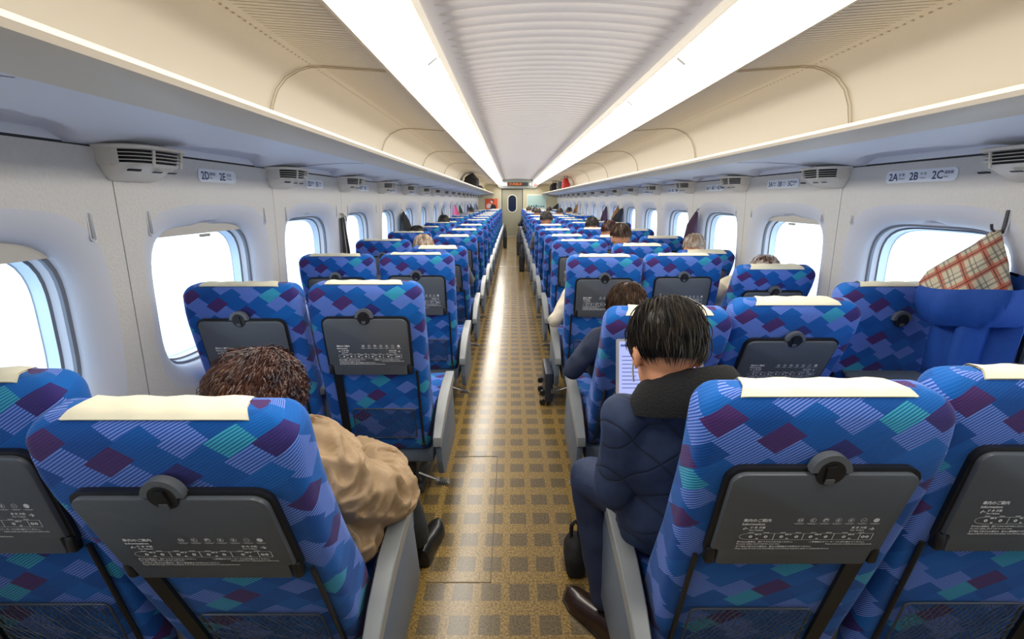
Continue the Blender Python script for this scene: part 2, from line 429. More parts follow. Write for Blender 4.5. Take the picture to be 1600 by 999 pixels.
WT = [(0, 1.57), (.69, 1.585), (1.22, 1.562), (1.58, 1.548)]
WZ = 1.572
def wx(s, z, d=0): return C0 + s * (lerp(WT, z) + d)
HX, HZ, ZC = .362, .300, 1.005
corner = [math.atan2(z - ZC, y) for z in (0, WZ) for y in (-.518, .518)]
ANG = sorted([2 * PI * k / 72 - PI for k in range(72)] + corner)
def ring_pts(s, yc, e, d, peak=0):
    out = []
    for a in ANG:
        ca, sa = math.cos(a), math.sin(a)
        r = ((abs(ca) / (HX + e)) ** 4.2 + (abs(sa) / (HZ + e)) ** 4.2) ** (-1 / 4.2)
        y, z = r * ca, ZC + r * sa
        if peak and sa > 0: z += peak * max(0, 1 - abs(y) / .075) ** 1.3
        out.append((wx(s, z, d), yc + y, z))
    return out
def rect_pts(s, yc, d=0):
    out = []
    for a in ANG:
        ca, sa = math.cos(a), math.sin(a); t = []
        if abs(ca) > 1e-6: t.append(.518 / abs(ca))
        if sa > 1e-6: t.append((WZ - ZC) / sa)
        if sa < -1e-6: t.append(ZC / -sa)
        r = min(t); z = ZC + r * sa; out.append((wx(s, z, d), yc + r * ca, z))
    return out
win_n = 0
for s, nm in ((-1, 'left'), (1, 'right')):
    off = -.05 if s > 0 else .015
    W = MB()
    ks = range(-1, 18)
    for k in ks:
        yc = 1.04 * k + off
        W.cm = 0
        W.loft([rect_pts(s, yc, .010), rect_pts(s, yc), ring_pts(s, yc, .085, 0)], caps=False)
        W.cm = 1
        W.loft([ring_pts(s, yc, .085, 0), ring_pts(s, yc, .065, .004), ring_pts(s, yc, .040, .014), ring_pts(s, yc, .018, .030), ring_pts(s, yc, .004, .046, .035), ring_pts(s, yc, 0, .056, .03)], caps=False)
    W.cm = 2      # dark backing behind the joints and the top seam
    for k in list(ks) + [18]:
        yc = 1.04 * k + off - .52
        W.loft([[(wx(s, z, .012), yc + dy, z) for z in (0, .4, .69, .95, 1.22, 1.58)] for dy in (-.008, .008)], closed=False, caps=False)
    W.loft([[(wx(s, 1.58, .012), y, 1.68), (wx(s, 1.56, .012), y, 1.55)] for y in (BACK, END)], closed=False, caps=False)
    W.cm = 4; W.loft([[(wx(s, 1.58, .011), y, 1.68), (wx(s, 1.58, .011), y, 1.581)] for y in (BACK, END)], closed=False, caps=False)
    W.cm = 0
    yb = 1.04 * 17.5 + off
    W.loft([[(wx(s, z, 0), y, z) for z in (0, .69, 1.22, 1.575)] for y in (yb, END)], closed=False, caps=False)
    # skirting ledge along the wall foot
    W.cm = 3
    W.loft([[(wx(s, .0) - s * .07, y, 0), (wx(s, .0) - s * .07, y, .10), (wx(s, .13), y, .13)] for y in (BACK, END)], closed=False, caps=False)
    struct('wall_' + nm, W, [WALLM, SURR, DARK, FRAMEM, RACKM], ang=35)
    for k in ks:
        yc = 1.04 * k + off; win_n += 1
        E = empty('window_%d' % win_n, (wx(s, ZC, .08), yc, ZC)); tag(E, kind='structure')
        base = Vector(E.location)
        def rel(r): return [Vector(p) - base for p in r]
        fm = MB(); fm.cm = 0
        fm.loft([rel(ring_pts(s, yc, .0, .056, .03)), rel(ring_pts(s, yc, -.004, .070)), ], caps=False)
        fm.cm = 1; fm.loft([rel(ring_pts(s, yc, -.004, .070)), rel(ring_pts(s, yc, -.014, .074)), rel(ring_pts(s, yc, -.014, .086))], caps=False)
        fm.cm = 0; fm.loft([rel(ring_pts(s, yc, -.014, .086)), rel(ring_pts(s, yc, -.018, .110))], caps=False)
        fm.cm = 1; fm.loft([rel(ring_pts(s, yc, -.018, .110)), rel(ring_pts(s, yc, -.026, .114))], caps=False)
        fm.cm = 2; fm.loft([rel(ring_pts(s, yc, -.026, .114)), rel(ring_pts(s, yc, -.030, .150)), rel(ring_pts(s, yc, -.034, .152))], caps=False)
        build('window_frame', fm, [SURR, GASK, ALUM], E)
        g = MB(); r = rel(ring_pts(s, yc, -.030, .148)); g.add(r, [tuple(range(len(r)))]); build('glass', g, GLASS, E, smooth=False)
        if (s < 0 and k in (1, 2)) or (s > 0 and k in (3,)):
            h = .085 if (s < 0 and k == 1) else .06
            sh = MB(); top = ZC + HZ + .02
            sh.loft([[(wx(s, z, .064 + d) - base.x, y, z - base.z) for z in (top - h, top)] for y, d in ((-.30 if h < .08 else -.33, 0), (.30 if h < .08 else .33, 0))], closed=False, caps=False)
            sh.box(*sorted((wx(s, 1.25, .060) - base.x, wx(s, 1.25, .070) - base.x)), -.355, .355, top - h - .022, top - h + .003, .003)
            shp = build('window_shade', sh, SHADE, E)
            hd = MB(); hd.prism(rrect(-.035, .035, top - h - .016 - base.z, top - h - .003 - base.z, .005), lambda a, b, t: (wx(s, 1.25, .058) - base.x + s * t, a, b), .006)
            build('shade_handle', hd, mat('shade_handle', rgb(150, 148, 140), .4), shp)
# small coat rails beside the windows (slotted hooks, flush), every one a thing
hook = None
def coat_rail(s, y, n):
    global hook
    m = MB()
    m.tube([(0, q[0], q[1]) for q in rrect(-.010, .010, -.047, .047, .0098, 5)], .0022, 5, closed=True)
    m.cm = 1; m.prism(rrect(-.004, .004, -.040, .040, .0038), lambda a, b, t: (-s * t, a, b), .002)
    o = obj('coat_hook', m.mesh('coat_hook', [SURR, mat('hook_metal', rgb(150, 150, 155), .3)]) if hook is None else hook.data, None, (wx(s, 1.33), y, 1.33))
    if hook is None: hook = o
    return o
nth = ['nearest', 'second', 'third', 'fourth', 'fifth', 'sixth', 'seventh', 'eighth', 'ninth', 'tenth', 'eleventh', 'twelfth', 'thirteenth', 'fourteenth', 'fifteenth', 'sixteenth', 'seventeenth', 'eighteenth']
for s, nm in ((-1, 'left'), (1, 'right')):
    off = -.06 if s > 0 else 0
    for k in range(1, 15):
        for d, w_ in ((-.115, 'before'), (.125, 'beyond')):
            y = .54 + 1.04 * k + off + d + .0
            if s > 0 and k == 1 and d > 0: continue
            o = coat_rail(s, y, k)
            tag(o, 'slim flush coat hook on the %s wall, just %s the %s wall joint' % (nm, w_, nth[k - 1]), 'coat hook', 'coat hooks on the wall')

# ------------------------------------------------------------------ air vents and seat number plates
def vent_outline(L, P, n=22):
    out = []
    for q in range(n + 1):
        a = PI * q / n; ca, sa = math.cos(a), math.sin(a)
        out.append((L * math.copysign(abs(ca) ** .62, ca), P * sa ** .50))
    return out
def make_vent(near=-1):
    root = empty('air_vent')
    def ring(L, P, z, sh=0): return [(d, y + sh, z) for y, d in vent_outline(L, P)]
    b = MB()
    b.loft([ring(.132, .150, .0), ring(.137, .158, -.004), ring(.135, .155, -.013), ring(.130, .146, -.015)])
    b.loft([ring(.124, .126, -.056), ring(.122, .122, -.060), ring(.115, .095, -.074), ring(.105, .055, -.094), ring(.094, .022, -.108), ring(.08, .004, -.112)])
    for y0, d0 in ((-.124, .05), (-.06, .141), (.07, .141), (.124, .05)):
        b.tube([(d0, y0, -.012), (d0 * .93, y0 * .96, -.066)], .005, 6)
    half = [(d * .985, y * .985) for y, d in vent_outline(.130, .147, 60) if y * near > .1268]
    half = sorted(half, key=lambda q: q[1] * near)
    for (d0, y0), (d1, y1) in zip(half, half[1:]):
        b.add([(d0, y0, -.012), (d1, y1, -.012), (d1 * .97, y1 * .985, -.060), (d0 * .97, y0 * .985, -.060)], [(0, 1, 2, 3)])
    body = build('housing', b, VENTM, root)
    co = MB(); co.loft([ring(.119, .130, -.012), ring(.115, .116, -.060)]); build('dark_interior', co, DARK, root)
    sl = MB()
    for z in (-.024, -.035, -.046):
        sl.loft([ring(.129, .143, z), ring(.129, .143, z - .002)])
    build('slats', sl, VENTM, root)
    t = MB()
    t.prism(rrect(-.125, -.085, -.083, -.076, .003), lambda a, c, q: (.098 + (c + .083) * .9 - abs(a + .10) * .35 + q, a, c), .012)
    for y0 in (-.02, .05): t.prism(rrect(y0, y0 + .04, -.0835, -.0785, .002), lambda a, c, q: (.088 + (c + .084) * 2.0 + q, a, c), .004)
    build('slot', t, DARK, root)
    return root
for s, nm in ((-1, 'left'), (1, 'right')):
    proto = make_vent(s); first = True
    off = -.06 if s > 0 else 0
    for k in range(0, 17):
        y = .55 + 1.04 * k + off + .062
        o = proto if first else dup(proto); first = False
        o.location = (wx(s, 1.53, 0), y, 1.583); o.rotation_euler = (0, 0, 0)
        if s > 0: o.rotation_euler = (0, 0, PI)
        lab = ('ivory air vent under the rack, first visible at the picture edge, %s wall' % nm) if k == 0 else 'ivory louvred air vent above the %s wall joint on the %s wall' % (nth[k - 1], nm)
        tag(o, lab, 'air vent', 'air vents under the luggage racks')
for s, nm in ((-1, 'left'), (1, 'right')):
    off = -.06 if s > 0 else 0
    for k in range(1, 18):
        w2 = .135 if s < 0 else .18
        yc = 1.04 * k + off + .06; zc = 1.512
        E = empty('seat_number_plate', (wx(s, zc) - s * .001, yc, zc))
        tilt = lambda q: wx(s, zc + q, 0) - wx(s, zc, 0)
        fn = lambda a, b, t=0: (tilt(b) - s * (.0005 + t), a, b)
        p = MB(); p.prism(rrect(-w2, w2, -.027, .027, .02), lambda a, b, t: fn(a, b, t), .002); build('plate', p, PLATE, E)
        T = MB(); fd = (lambda a, b: fn(a, b, .0026)) if s < 0 else (lambda a, b: fn(-a, b, .0026))
        items = [('D', '通路側', 'Aisle'), ('E', '窓 側', 'Window')] if s < 0 else [('A', '窓 側', 'Window'), ('B', '中 央', 'Center'), ('C', '通路側', 'Aisle')]
        st = -w2 + .018; step = (2 * w2 - .02) / len(items)
        # left wall is read with +y to the right, right wall with +y to the left
        for i, (l, j, e) in enumerate(items):
            put_text(T, '%d%s' % (k, l), st + i * step, -.016, .046, fd, .95, 'LEFT', .022)
            x2 = st + i * step + (.055 if k < 10 else .07)
            put_text(T, j, x2, .003, .014, fd); put_text(T, e, x2, -.012, .010, fd)
        build('lettering', T, PRINT, E, smooth=False)
        tag(E, 'oval white plate reading %s on the %s wall' % (' '.join('%d%s' % (k, l[0]) for l in items), nm), 'sign', 'seat number plates')

# ------------------------------------------------------------------ end wall, door, sign
eb = MB()
DX0, DX1, DH = -.42, .44, 1.83
eb.box(C0 - 1.62, DX0, END, END + .08, 0, 2.3); eb.box(DX1, C0 + 1.62, END, END + .08, 0, 2.3); eb.box(DX0, DX1, END, END + .08, DH, 2.3)
struct('wall_end', eb, ENDM, smooth=False)
eb = MB(); eb.box(C0 - 1.7, C0 + 1.7, BACK - .08, BACK, 0, 2.3); struct('wall_back', eb, mat('back_wall_brown', rgb(120, 104, 84), .6), smooth=False)
D = empty('door_1', (.01, END + .05, 0)); tag(D, kind='structure')
d = MB(); d.box(-.43, .43, 0, .03, 0, DH, .004); build('door_panel', d, DOORM, D)
d = MB(); d.prism(rrect(-.19, .19, .92, 1.62, .185, 10), lambda a, b, t: (a, -.002 - t, b), .01); build('door_window_rim', d, mat('rim_pale', rgb(215, 212, 196), .4), D)
d = MB(); d.prism(rrect(-.155, .155, .955, 1.585, .153, 10), lambda a, b, t: (a, -.0125 - t, b), .003); build('door_window', d, mat('dark_glass', (.012, .02, .05), .1), D)
d = MB(); d.box(-.43, -.405, -.004, 0, 0, DH); d.box(.405, .43, -.004, 0, 0, DH); d.box(-.43, .43, -.004, 0, DH - .03, DH); build('door_seal', d, DARK, D)
d = MB(); d.box(DX0, DX1, END - .05, END, 0, .02); tag(build('trim_9', d, METAL), kind='structure')
d = MB(); d.box(DX0 - .03, DX0, END - .012, END, 0, DH); d.box(DX1, DX1 + .03, END - .012, END, 0, DH); tag(build('trim_10', d, mat('rim_pale', (1, 1, 1))), kind='structure')
S = empty('information_display', (C0, END - .06, 1.98)); tag(S, 'wide grey electronic display panel with orange lettering above the far door', 'display sign')
d = MB(); d.prism([(-.70, -.13), (.70, -.13), (.93, .10), (.60, .235), (.3, .245), (0, .25), (-.3, .245), (-.60, .235), (-.93, .10)], lambda a, b, t: (a, -t, b), .06); build('panel', d, SIGNG, S, smooth=False)
d = MB(); d.box(-.40, .40, -.068, -.06, -.05, .09); build('screen', d, BLK, S)
d = MB()
for i in range(24):
    x = -.34 + i * .022; 
    if i % 6 == 5: continue
    for q in range(3):
        if random.random() < .75: d.box(x, x + .015, -.071, -.068, -.015 + q * .03, -.015 + q * .03 + random.choice((.008, .02)))
build('orange_lettering', d, emit('orange_led', (1, .22, .02), 1.6), S)
d = MB()
for x0 in (-.62, -.51): d.box(x0, x0 + .09, -.068, -.06, -.045, .085, .008)
d.box(.46, .52, -.068, -.06, -.03, .07, .008); d.box(.57, .61, -.068, -.06, -.04, .08, .008)
build('pictogram', d, mat('pictogram_white', (.75, .75, .72), .5), S)
d = MB(); d.box(.64, .78, -.068, -.06, -.04, .085, .008); build('red_pictogram', d, mat('pictogram_red', (.65, .12, .10), .5), S)
P = empty('advertising_poster', (-.82, END - .012, 1.26)); tag(P, 'orange poster with a dark haired figure, left of the far door', 'poster')
d = MB(); d.box(-.25, .25, 0, .01, -.20, .20); build('sheet', d, mat('poster_orange', (.75, .10, .03), .4), P)
d = MB(); d.prism([(-.10, -.19), (.20, -.19), (.17, -.06), (.07, -.01), (-.02, -.03), (-.08, -.09)], lambda a, b, t: (a, -.001 - t, b), .001)
d.prism([(.04 + .06 * math.cos(q), .10 + .075 * math.sin(q)) for q in [2 * PI * i / 16 for i in range(16)]], lambda a, b, t: (a, -.001 - t, b), .001)
build('dark_figure', d, BLK, P, smooth=False)
d = MB(); d.prism([(.02 + .045 * math.cos(q), .075 + .055 * math.sin(q)) for q in [2 * PI * i / 16 for i in range(16)]], lambda a, b, t: (a, -.0025 - t, b), .001)
d.prism([(-.20, -.15), (-.05, -.17), (.0, -.02), (-.12, .02), (-.19, -.03)], lambda a, b, t: (a, -.0025 - t, b), .001)
build('pale_figure', d, mat('poster_pale', (.75, .55, .5), .5), P, smooth=False)
P = empty('route_board', (.97, END - .012, 1.35)); tag(P, 'pale green framed notice board right of the far door', 'notice board')
d = MB(); d.box(-.38, .38, 0, .01, -.28, .28); build('frame', d, mat('board_frame', rgb(225, 225, 205), .4), P)
d = MB(); d.box(-.355, .355, -.002, .0, -.255, .235); build('sheet', d, mat('board_green', rgb(178, 208, 202), .3), P)
d = MB()
for i in range(7): x = -.32 + i * .095; d.box(x, x + .06, -.004, -.002, -.20, -.20 + (.07 if i == 3 else .03 + .02 * (i < 3)))
d.box(-.32, .31, -.004, -.002, -.212, -.204)
build('small_figures', d, mat('board_marks', (.03, .12, .13), .5), P)

# ------------------------------------------------------------------ seats
YR = [(.28, .100), (.45, .076), (.70, .038), (.95, 0), (1.03, .004), (1.08, .012)]
YF = [(.28, .22), (.40, .245), (.50, .225), (.70, .160), (.90, .118), (1.08, .105)]
HW = [(.28, .214), (.50, .222), (.80, .228), (1.08, .229)]
TOP = 1.085
def seat_ring(w, yr, yf, z, n=5, rr=.028, rf=.05):
    out = []
    for cx, cy, r, a0 in ((w - rr, yr + rr, rr, -90), (w - rf, yf - rf, rf, 0), (-w + rf, yf - rf, rf, 90), (-w + rr, yr + rr, rr, 180)):
        for k in range(n + 1):
            a = math.radians(a0 + 90 * k / n); out.append((cx + r * math.cos(a), cy + r * math.sin(a), z))
    # start in the rear middle
    return [(0, yr, z)] + out
def mesh_backrest(hw_scale):
    mb = MB(); rings = []; uvs = []
    zs = [.28, .29, .34, .40, .45, .50, .56, .62, .68, .74, .80, .86, .92, .97, 1.01]
    R = .055; levels = [(z, 0) for z in zs] + [(TOP - R + R * math.sin(t), t) for t in [PI / 2 * k / 9 for k in range(1, 10)]]
    v = 0; pz = None
    for z, t in levels:
        w_ = lerp(HW, z) * hw_scale - .062 * (1 - math.cos(t)); yr = lerp(YR, z); yf = lerp(YF, z)
        dr = .034 * (1 - math.cos(t)) ; yr += dr; yf -= dr * .9
        sh = .012 if z < .285 else 0
        k = max(.25, math.cos(t))
        ring = seat_ring(w_ - sh, yr + sh, yf - sh, z, rr=.028 * max(.45, k) if t else .028, rf=min(.05, (yf - yr) * .45) * max(.5, k))
        v = z if t == 0 else (TOP - R + R * t)
        us = [0]; 
        for a, b in zip(ring, ring[1:] + ring[:1]): us.append(us[-1] + math.dist(a[:2], b[:2]))
        tot = us[-1]; half = tot / 2
        uvs.append([(u, v) for u in us]); rings.append([p for p in ring])
    # u runs +x first from the rear middle; shift so x>0 rear has u=x and x<0 rear has u=x-ish via wrap
    for q, ring in enumerate(rings):
        tot = uvs[q][-1][0]; uvs[q] = [(u if u < tot * .5 else u - tot + 0.0, vv) for u, vv in uvs[q]]
    # keep faces from straddling the wrap: detect and unwrap per face
    n = len(rings[0]); vs = [p for r in rings for p in r]; fs = []; fu = []
    for a in range(len(rings) - 1):
        for k in range(n):
            k2 = (k + 1) % n
            us4 = [uvs[a][k], uvs[a][k + 1], uvs[a + 1][k + 1], uvs[a + 1][k]]
            if max(u for u, _ in us4) - min(u for u, _ in us4) > .3:
                us4 = [us4[0], (us4[0][0] + .02, us4[1][1]), (us4[0][0] + .02, us4[2][1]), us4[3]]
            fs.append((a * n + k, a * n + k2, (a + 1) * n + k2, (a + 1) * n + k)); fu.append(us4)
    fs.append(tuple(range(n - 1, -1, -1))); fu.append([(0, 0)] * n)
    fs.append(tuple((len(rings) - 1) * n + k for k in range(n))); fu.append([(rings[-1][k][0], TOP - R + R * PI / 2 + rings[-1][k][1]) for k in range(n)])
    mb.add(vs, fs, fu)
    return mb.mesh('backrest', FAB, ang=60)
def fr_(z, off=0): return lerp(YR, z) - off
def on_back(a, z, t): return (a, fr_(z) - t, z)
def mesh_cover():
    mb = MB(); prof = []      # draped over the top: rear hem to front hem
    for t in [PI / 2 * k / 8 for k in range(5, 9)]:
        z = TOP - .055 + .055 * math.sin(t); prof.append((lerp(YR, z) + .034 * (1 - math.cos(t)) - .004 * math.cos(t), z + .004 * math.sin(t)))
    prof += [(.062, TOP + .004), (.085, TOP + .001), (.108, TOP - .02), (.116, TOP - .07), (.125, TOP - .20), (.132, TOP - .26)]
    rings = []
    N = 16
    for k, (y, z) in enumerate(prof):
        hw = .160 - .004 * min(k, 6)
        rings.append([(-hw + 2 * hw * q / N - .004, y, z + .0018 * math.sin(q * 1.3 + k * .4) * (k > 1)) for q in range(N + 1)])
    mb.loft(rings, closed=False, caps=False)
    inner = [[(x, y + .002, z - .003) for x, y, z in r] for r in rings]
    mb.loft(inner, closed=False, caps=False)
    return mb.mesh('headrest_cover', COVER, ang=80)
TZ0, TZ1 = .686, .942
def tray_outline():
    o = []
    o += [(-.155, TZ0 + .006), (-.150, TZ0), (.150, TZ0), (.155, TZ0 + .006), (.156, TZ0 + .042), (.161, TZ0 + .048), (.170, TZ0 + .048)]
    for k in range(7): a = math.radians(90 * k / 6); o.append((.172 - .026 + .026 * math.cos(a), TZ1 - .026 + .026 * math.sin(a)))
    for k in range(7): a = math.radians(90 + 90 * k / 6); o.append((-.172 + .026 + .026 * math.cos(a), TZ1 - .026 + .026 * math.sin(a)))
    o += [(-.170, TZ0 + .048), (-.161, TZ0 + .048), (-.156, TZ0 + .042)]
    return o
def mesh_tray():
    mb = MB(); mb.prism(tray_outline(), lambda a, b, t: on_back(a, b, .004 + t), .016)
    me = mb.mesh('tray_table', TRAYM, smooth=False); bm = bmesh.new(); bm.from_mesh(me)
    es = [e for e in bm.edges if all(v.co.y < fr_(v.co.z) - .018 for v in e.verts)]
    bmesh.ops.bevel(bm, geom=es, offset=.0035, segments=2, affect='EDGES', profile=.5); bm.to_mesh(me); bm.free()
    me.polygons.foreach_set('use_smooth', [True] * len(me.polygons)); me.set_sharp_from_angle(angle=math.radians(35)); return me
def mesh_tray_rim():
    mb = MB(); mb.prism(rrect(-.181, .181, TZ0 + .01, TZ1 + .009, .034, 7), lambda a, b, t: on_back(a, b, -.002 + t), .012); return mb.mesh('tray_recess', BLK)
def mesh_hinge():
    mb = MB()
    mb.box(.158, .178, fr_(.70) - .022, fr_(.70) + .0, TZ0 + .004, TZ0 + .046, .006)
    return mb.mesh('tray_hinge', BLK)
LZ = TZ1 + .006
def mesh_latch():
    mb = MB(); f2 = lambda a, b, t: on_back(a, b, .006 + t)
    out = [(.037 * math.cos(q), LZ + .037 * math.sin(q)) for q in [PI * k / 16 for k in range(17)]]
    inn = [(.025 * math.cos(q), LZ + .025 * math.sin(q)) for q in [PI * k / 16 for k in range(16, -1, -1)]]
    for k in range(16):
        mb.prism([out[k], out[k + 1], inn[15 - k], inn[16 - k]], f2, .0155)
    return mb.mesh('latch', LATCH, ang=30)
def mesh_latch_knob():
    mb = MB(); f2 = lambda a, b, t: on_back(a, b, .008 + t)
    mb.prism([(.026 * math.cos(q), LZ - .002 + .028 * math.sin(q)) for q in [2 * PI * k / 24 for k in range(24)]], f2, .0135)
    mb.prism([(-.008, LZ - .020), (.009, LZ - .020), (.006, LZ + .016), (-.011, LZ + .013)], lambda a, b, t: on_back(a, b, .0215 + t), .003)
    mb.cm = 1; mb.prism(rrect(-.009, .007, LZ - .024, LZ - .012, .002), lambda a, b, t: on_back(a, b, .0245 + t), .002)
    return mb.mesh('latch_knob', [BLK, LATCH], ang=30)
def mesh_notice():
    mb = MB(); P2 = lambda a, b: on_back(a, b, .0205 + .0004)
    T = lambda s, a, d, size, sx=1.0, al='LEFT': put_text(mb, s, a, TZ1 - d, size, P2, sx, al, .03)
    def rect(a0, a1, d0, d1): mb.add([P2(a0, TZ1 - d0), P2(a1, TZ1 - d0), P2(a1, TZ1 - d1), P2(a0, TZ1 - d1)], [(0, 1, 2, 3)])
    def ring(cx, d, r, w_, n=14, a0=0, a1=2 * PI, ry=None):
        ry = ry or r; ps = []
        for k in range(n + 1):
            q = a0 + (a1 - a0) * k / n; ps += [P2(cx + r * math.cos(q), TZ1 - d + ry * math.sin(q)), P2(cx + (r - w_) * math.cos(q), TZ1 - d + (ry - w_) * math.sin(q))]
        mb.add(ps, [(2 * k, 2 * k + 2, 2 * k + 3, 2 * k + 1) for k in range(n)])
    T('車内のご案内', -.128, .123, .0095, .95); T('Information', -.128, .133, .0085, 1.1)
    T('←', -.124, .1475, .013); T('博 多 方面', -.110, .1425, .0065); T('For Hakata', -.110, .1495, .0055, 1.1)
    T('東 京 方面', .088, .1425, .0065); T('For Tokyo', .088, .1495, .0055, 1.15); T('→', .122, .1475, .013)
    for i in range(7):
        x = -.018 + i * .0245; ring(x, .119, .0058, .0008)
        if i == 6: ring(x, .119, .0055, .0055)
        elif i == 5: rect(x - .003, x + .003, .1185, .1195)
        elif i == 0: rect(x - .003, x - .001, .1165, .1215); rect(x + .001, x + .003, .1165, .1215)
        elif i == 1: ring(x + .001, .119, .0035, .0015, 8, PI * .5, PI * 1.5)
        elif i == 2: ring(x, .119, .004, .0025, 8, 0, PI * 1.3)
        else: rect(x - .0012, x + .0012, .116, .122); rect(x - .003, x + .001, .119, .1205)
        rect(x - .010, x + .010, .1278, .1286); rect(x - .007, x + .007, .1298, .1304)
    z0, z1 = .157, .1755
    rect(-.108, .137, z0, z0 + .0007); rect(-.108, .137, z1, z1 + .0007); ring(-.108, (z0 + z1) / 2, .018, .0008, 10, PI / 2, 3 * PI / 2, (z1 - z0) / 2)
    for x in (-.058, .0, .060, .112, .137): rect(x, x + .0012, z0, z1)
    for x in (-.103, -.073, -.042, -.012, .016, .046, .082, .120, .128): ring(x, .167, .0038, .0026, 10)
    for x in (-.088, -.028, .031, .096):
        rect(x - .008, x - .001, .1590, .1620); rect(x + .001, x + .004, .1590, .1620); rect(x - .004, x + .001, .171, .174)
    for x in (-.105, -.075, -.042, -.012, .018, .048, .080, .112): rect(x - .005, x + .006, .1540, .1556)
    T('駆け込み乗車は、危険ですのでおやめください。', -.126, .1845, .0052); T("For your safety, don't rush for your train.", -.126, .1905, .0052, 1.0)
    T('携帯電話はマナーモードに切り替えてください。', .018, .1845, .0052); T('Please switch your mobile phone to silent mode.', .146, .1905, .0050, .95, 'RIGHT')
    T('不審物を発見された場合は、直ちに乗務員までお知らせください。', -.126, .1985, .0052)
    T('Please notify the train crew immediately, if you find any suspicious items or unattended baggage.', -.126, .2045, .0050, .98)
    me = mb.mesh('printed_notice', WHITE, smooth=False); return me
def mesh_pocket(m):
    mb = MB(); x0, x1, z0, z1 = -.11 * 1, .165, .355, .51
    if m < 0: x0, x1 = -.165, .11
    f2 = lambda a, b, t=.008: on_back(a, b, t)
    rnd = random.Random(3)
    mb.tube([f2(a, b) for a, b in rrect(x0, x1, z0, z1, .012, 4)], .0028, 6, closed=True)
    n = 13
    for i in range(-n, n + 9):
        for sg in (1, -1):
            pts = []; 
            for k in range(0, 13):
                t = k / 12; a = x0 + (i + (k if sg > 0 else 0 - k + 12) * .62) * .0148 + .003 * math.sin(k * 1.7 + i) ; b = z0 + (z1 - z0) * t
                if x0 <= a <= x1: pts.append(f2(a, b - .012 * math.sin(PI * t) * rnd.random() * .4, .010 + .006 * math.sin(PI * t)))
            if len(pts) > 2: mb.tube(pts, .0010, 3)
    return mb.mesh('net_pocket', NET)
def mesh_rail(m):
    mb = MB(); x = -.15 * m
    mb.prism([(x - .016, .30), (x + .016, .30), (x + .018, TZ0 + .02), (x - .018, TZ0 + .02)], lambda a, b, t: on_back(a, b, -.004 + t), .012)
    return mb.mesh('hinge_rail', BLK)
def mesh_rod(m):
    mb = MB(); x = .192 * m
    mb.tube([on_back(x, .31, .004), on_back(x, .70, .006)], .0055, 8); mb.ellipsoid(on_back(x, .315, .008), (.010, .008, .010))
    return mb.mesh('hinge_rod', BLK)
def mesh_cushion(hw):
    mb = MB()
    rows = []; uvs = []
    prof = [(.20, .30), (.20, .43), (.26, .448), (.40, .440), (.58, .452), (.66, .447), (.70, .42), (.70, .34), (.67, .31)]
    for x, dz, s2 in [(-hw + .004, -.02, 1), (-hw, 0, 1)] + [(-hw + 2 * hw * q / 8, -.006 * math.sin(PI * q / 8), 1) for q in range(1, 8)] + [(hw, 0, 1), (hw - .004, -.02, 1)]:
        rows.append([(x, y, z + (dz if z > .4 else 0)) for y, z in prof]); uvs.append([(x, y + z) for y, z in prof] + [(x, prof[0][0] + prof[0][1])])
    mb.loft(rows, closed=True, caps=True, uvs=uvs); return mb.mesh('seat_cushion', FAB, ang=50)
def mesh_base(hw):
    mb = MB()
    mb.box(-hw, hw, .115, .66, .205, .285, .012); mb.box(-hw, hw, .62, .68, .22, .31, .01)
    mb.cm = 1; mb.box(-hw * .55, hw * .55, .20, .58, .05, .206, .01); mb.box(-hw * .7, hw * .7, .16, .62, .0, .05, .01)
    for s in (-1, 1): mb.tube([(s * hw * .8, .14, .20), (s * hw * .6, .16, .10), (s * hw * .62, .2, .03)], .012, 6)
    return mb.mesh('seat_base', [FRAMEM, mat('pedestal_dark', (.05, .055, .06), .5)])
def mesh_arm():          # outer arm rest beam, +x is the aisle side
    mb = MB(); rings = []
    for y, z, h, w0, w1 in ((.006, .372, .020, .252, .284), (.012, .392, .045, .250, .287), (.10, .458, .05, .249, .293), (.20, .505, .05, .248, .297), (.32, .534, .05, .250, .299), (.43, .546, .042, .254, .298), (.444, .538, .03, .256, .295)):
        pts = [(w1 - .003, z), (w1, z - .003), (w1 - .001, z - h), (w0 + .001, z - h), (w0, z - .003), (w0 + .003, z)]
        rings.append([(x, y, zz) for x, zz in pts])
    mb.loft(rings); return mb.mesh('armrest', ARMM, ang=28)
def mesh_side():
    mb = MB(); out = [(.02, .375), (.03, .26), (.065, .18), (.12, .150), (.46, .150), (.50, .18), (.48, .28), (.43, .51), (.32, .505), (.20, .48), (.10, .435)]
    mb.prism(out, lambda a, b, t: (.258 + t, a, b), .028)
    me = mb.mesh('side_panel', FRAMEM, smooth=False); bm = bmesh.new(); bm.from_mesh(me); bmesh.ops.bevel(bm, geom=bm.edges[:], offset=.006, segments=2, affect='EDGES', profile=.5); bm.to_mesh(me); bm.free()
    me.polygons.foreach_set('use_smooth', [True] * len(me.polygons)); me.set_sharp_from_angle(angle=math.radians(32)); return me
def mesh_pedal():
    mb = MB(); mb.tube([(.16, .10, .16), (.22, .085, .145), (.27, .07, .135)], .006, 6)
    for k in range(7): mb.box(.245 + k * .009, .250 + k * .009, .05 - k * .002, .09 - k * .002, .128, .146)
    mb.box(.243, .308, .055, .083, .124, .131); return mb.mesh('foot_pedal', mat('pedal_metal', (.25, .25, .25), .4, metal=.8))
def mesh_inner_arm():
    mb = MB(); mb.box(.222, .252, .10, .44, .555, .59, .010); mb.box(.227, .247, .14, .20, .28, .56, .006); return mb.mesh('armrest', ARMM)
def flip(me, name):
    m2 = me.copy(); m2.name = name; bm = bmesh.new(); bm.from_mesh(m2)
    for v in bm.verts: v.co.x = -v.co.x
    bmesh.ops.reverse_faces(bm, faces=bm.faces[:]); bm.to_mesh(m2); bm.free(); return m2
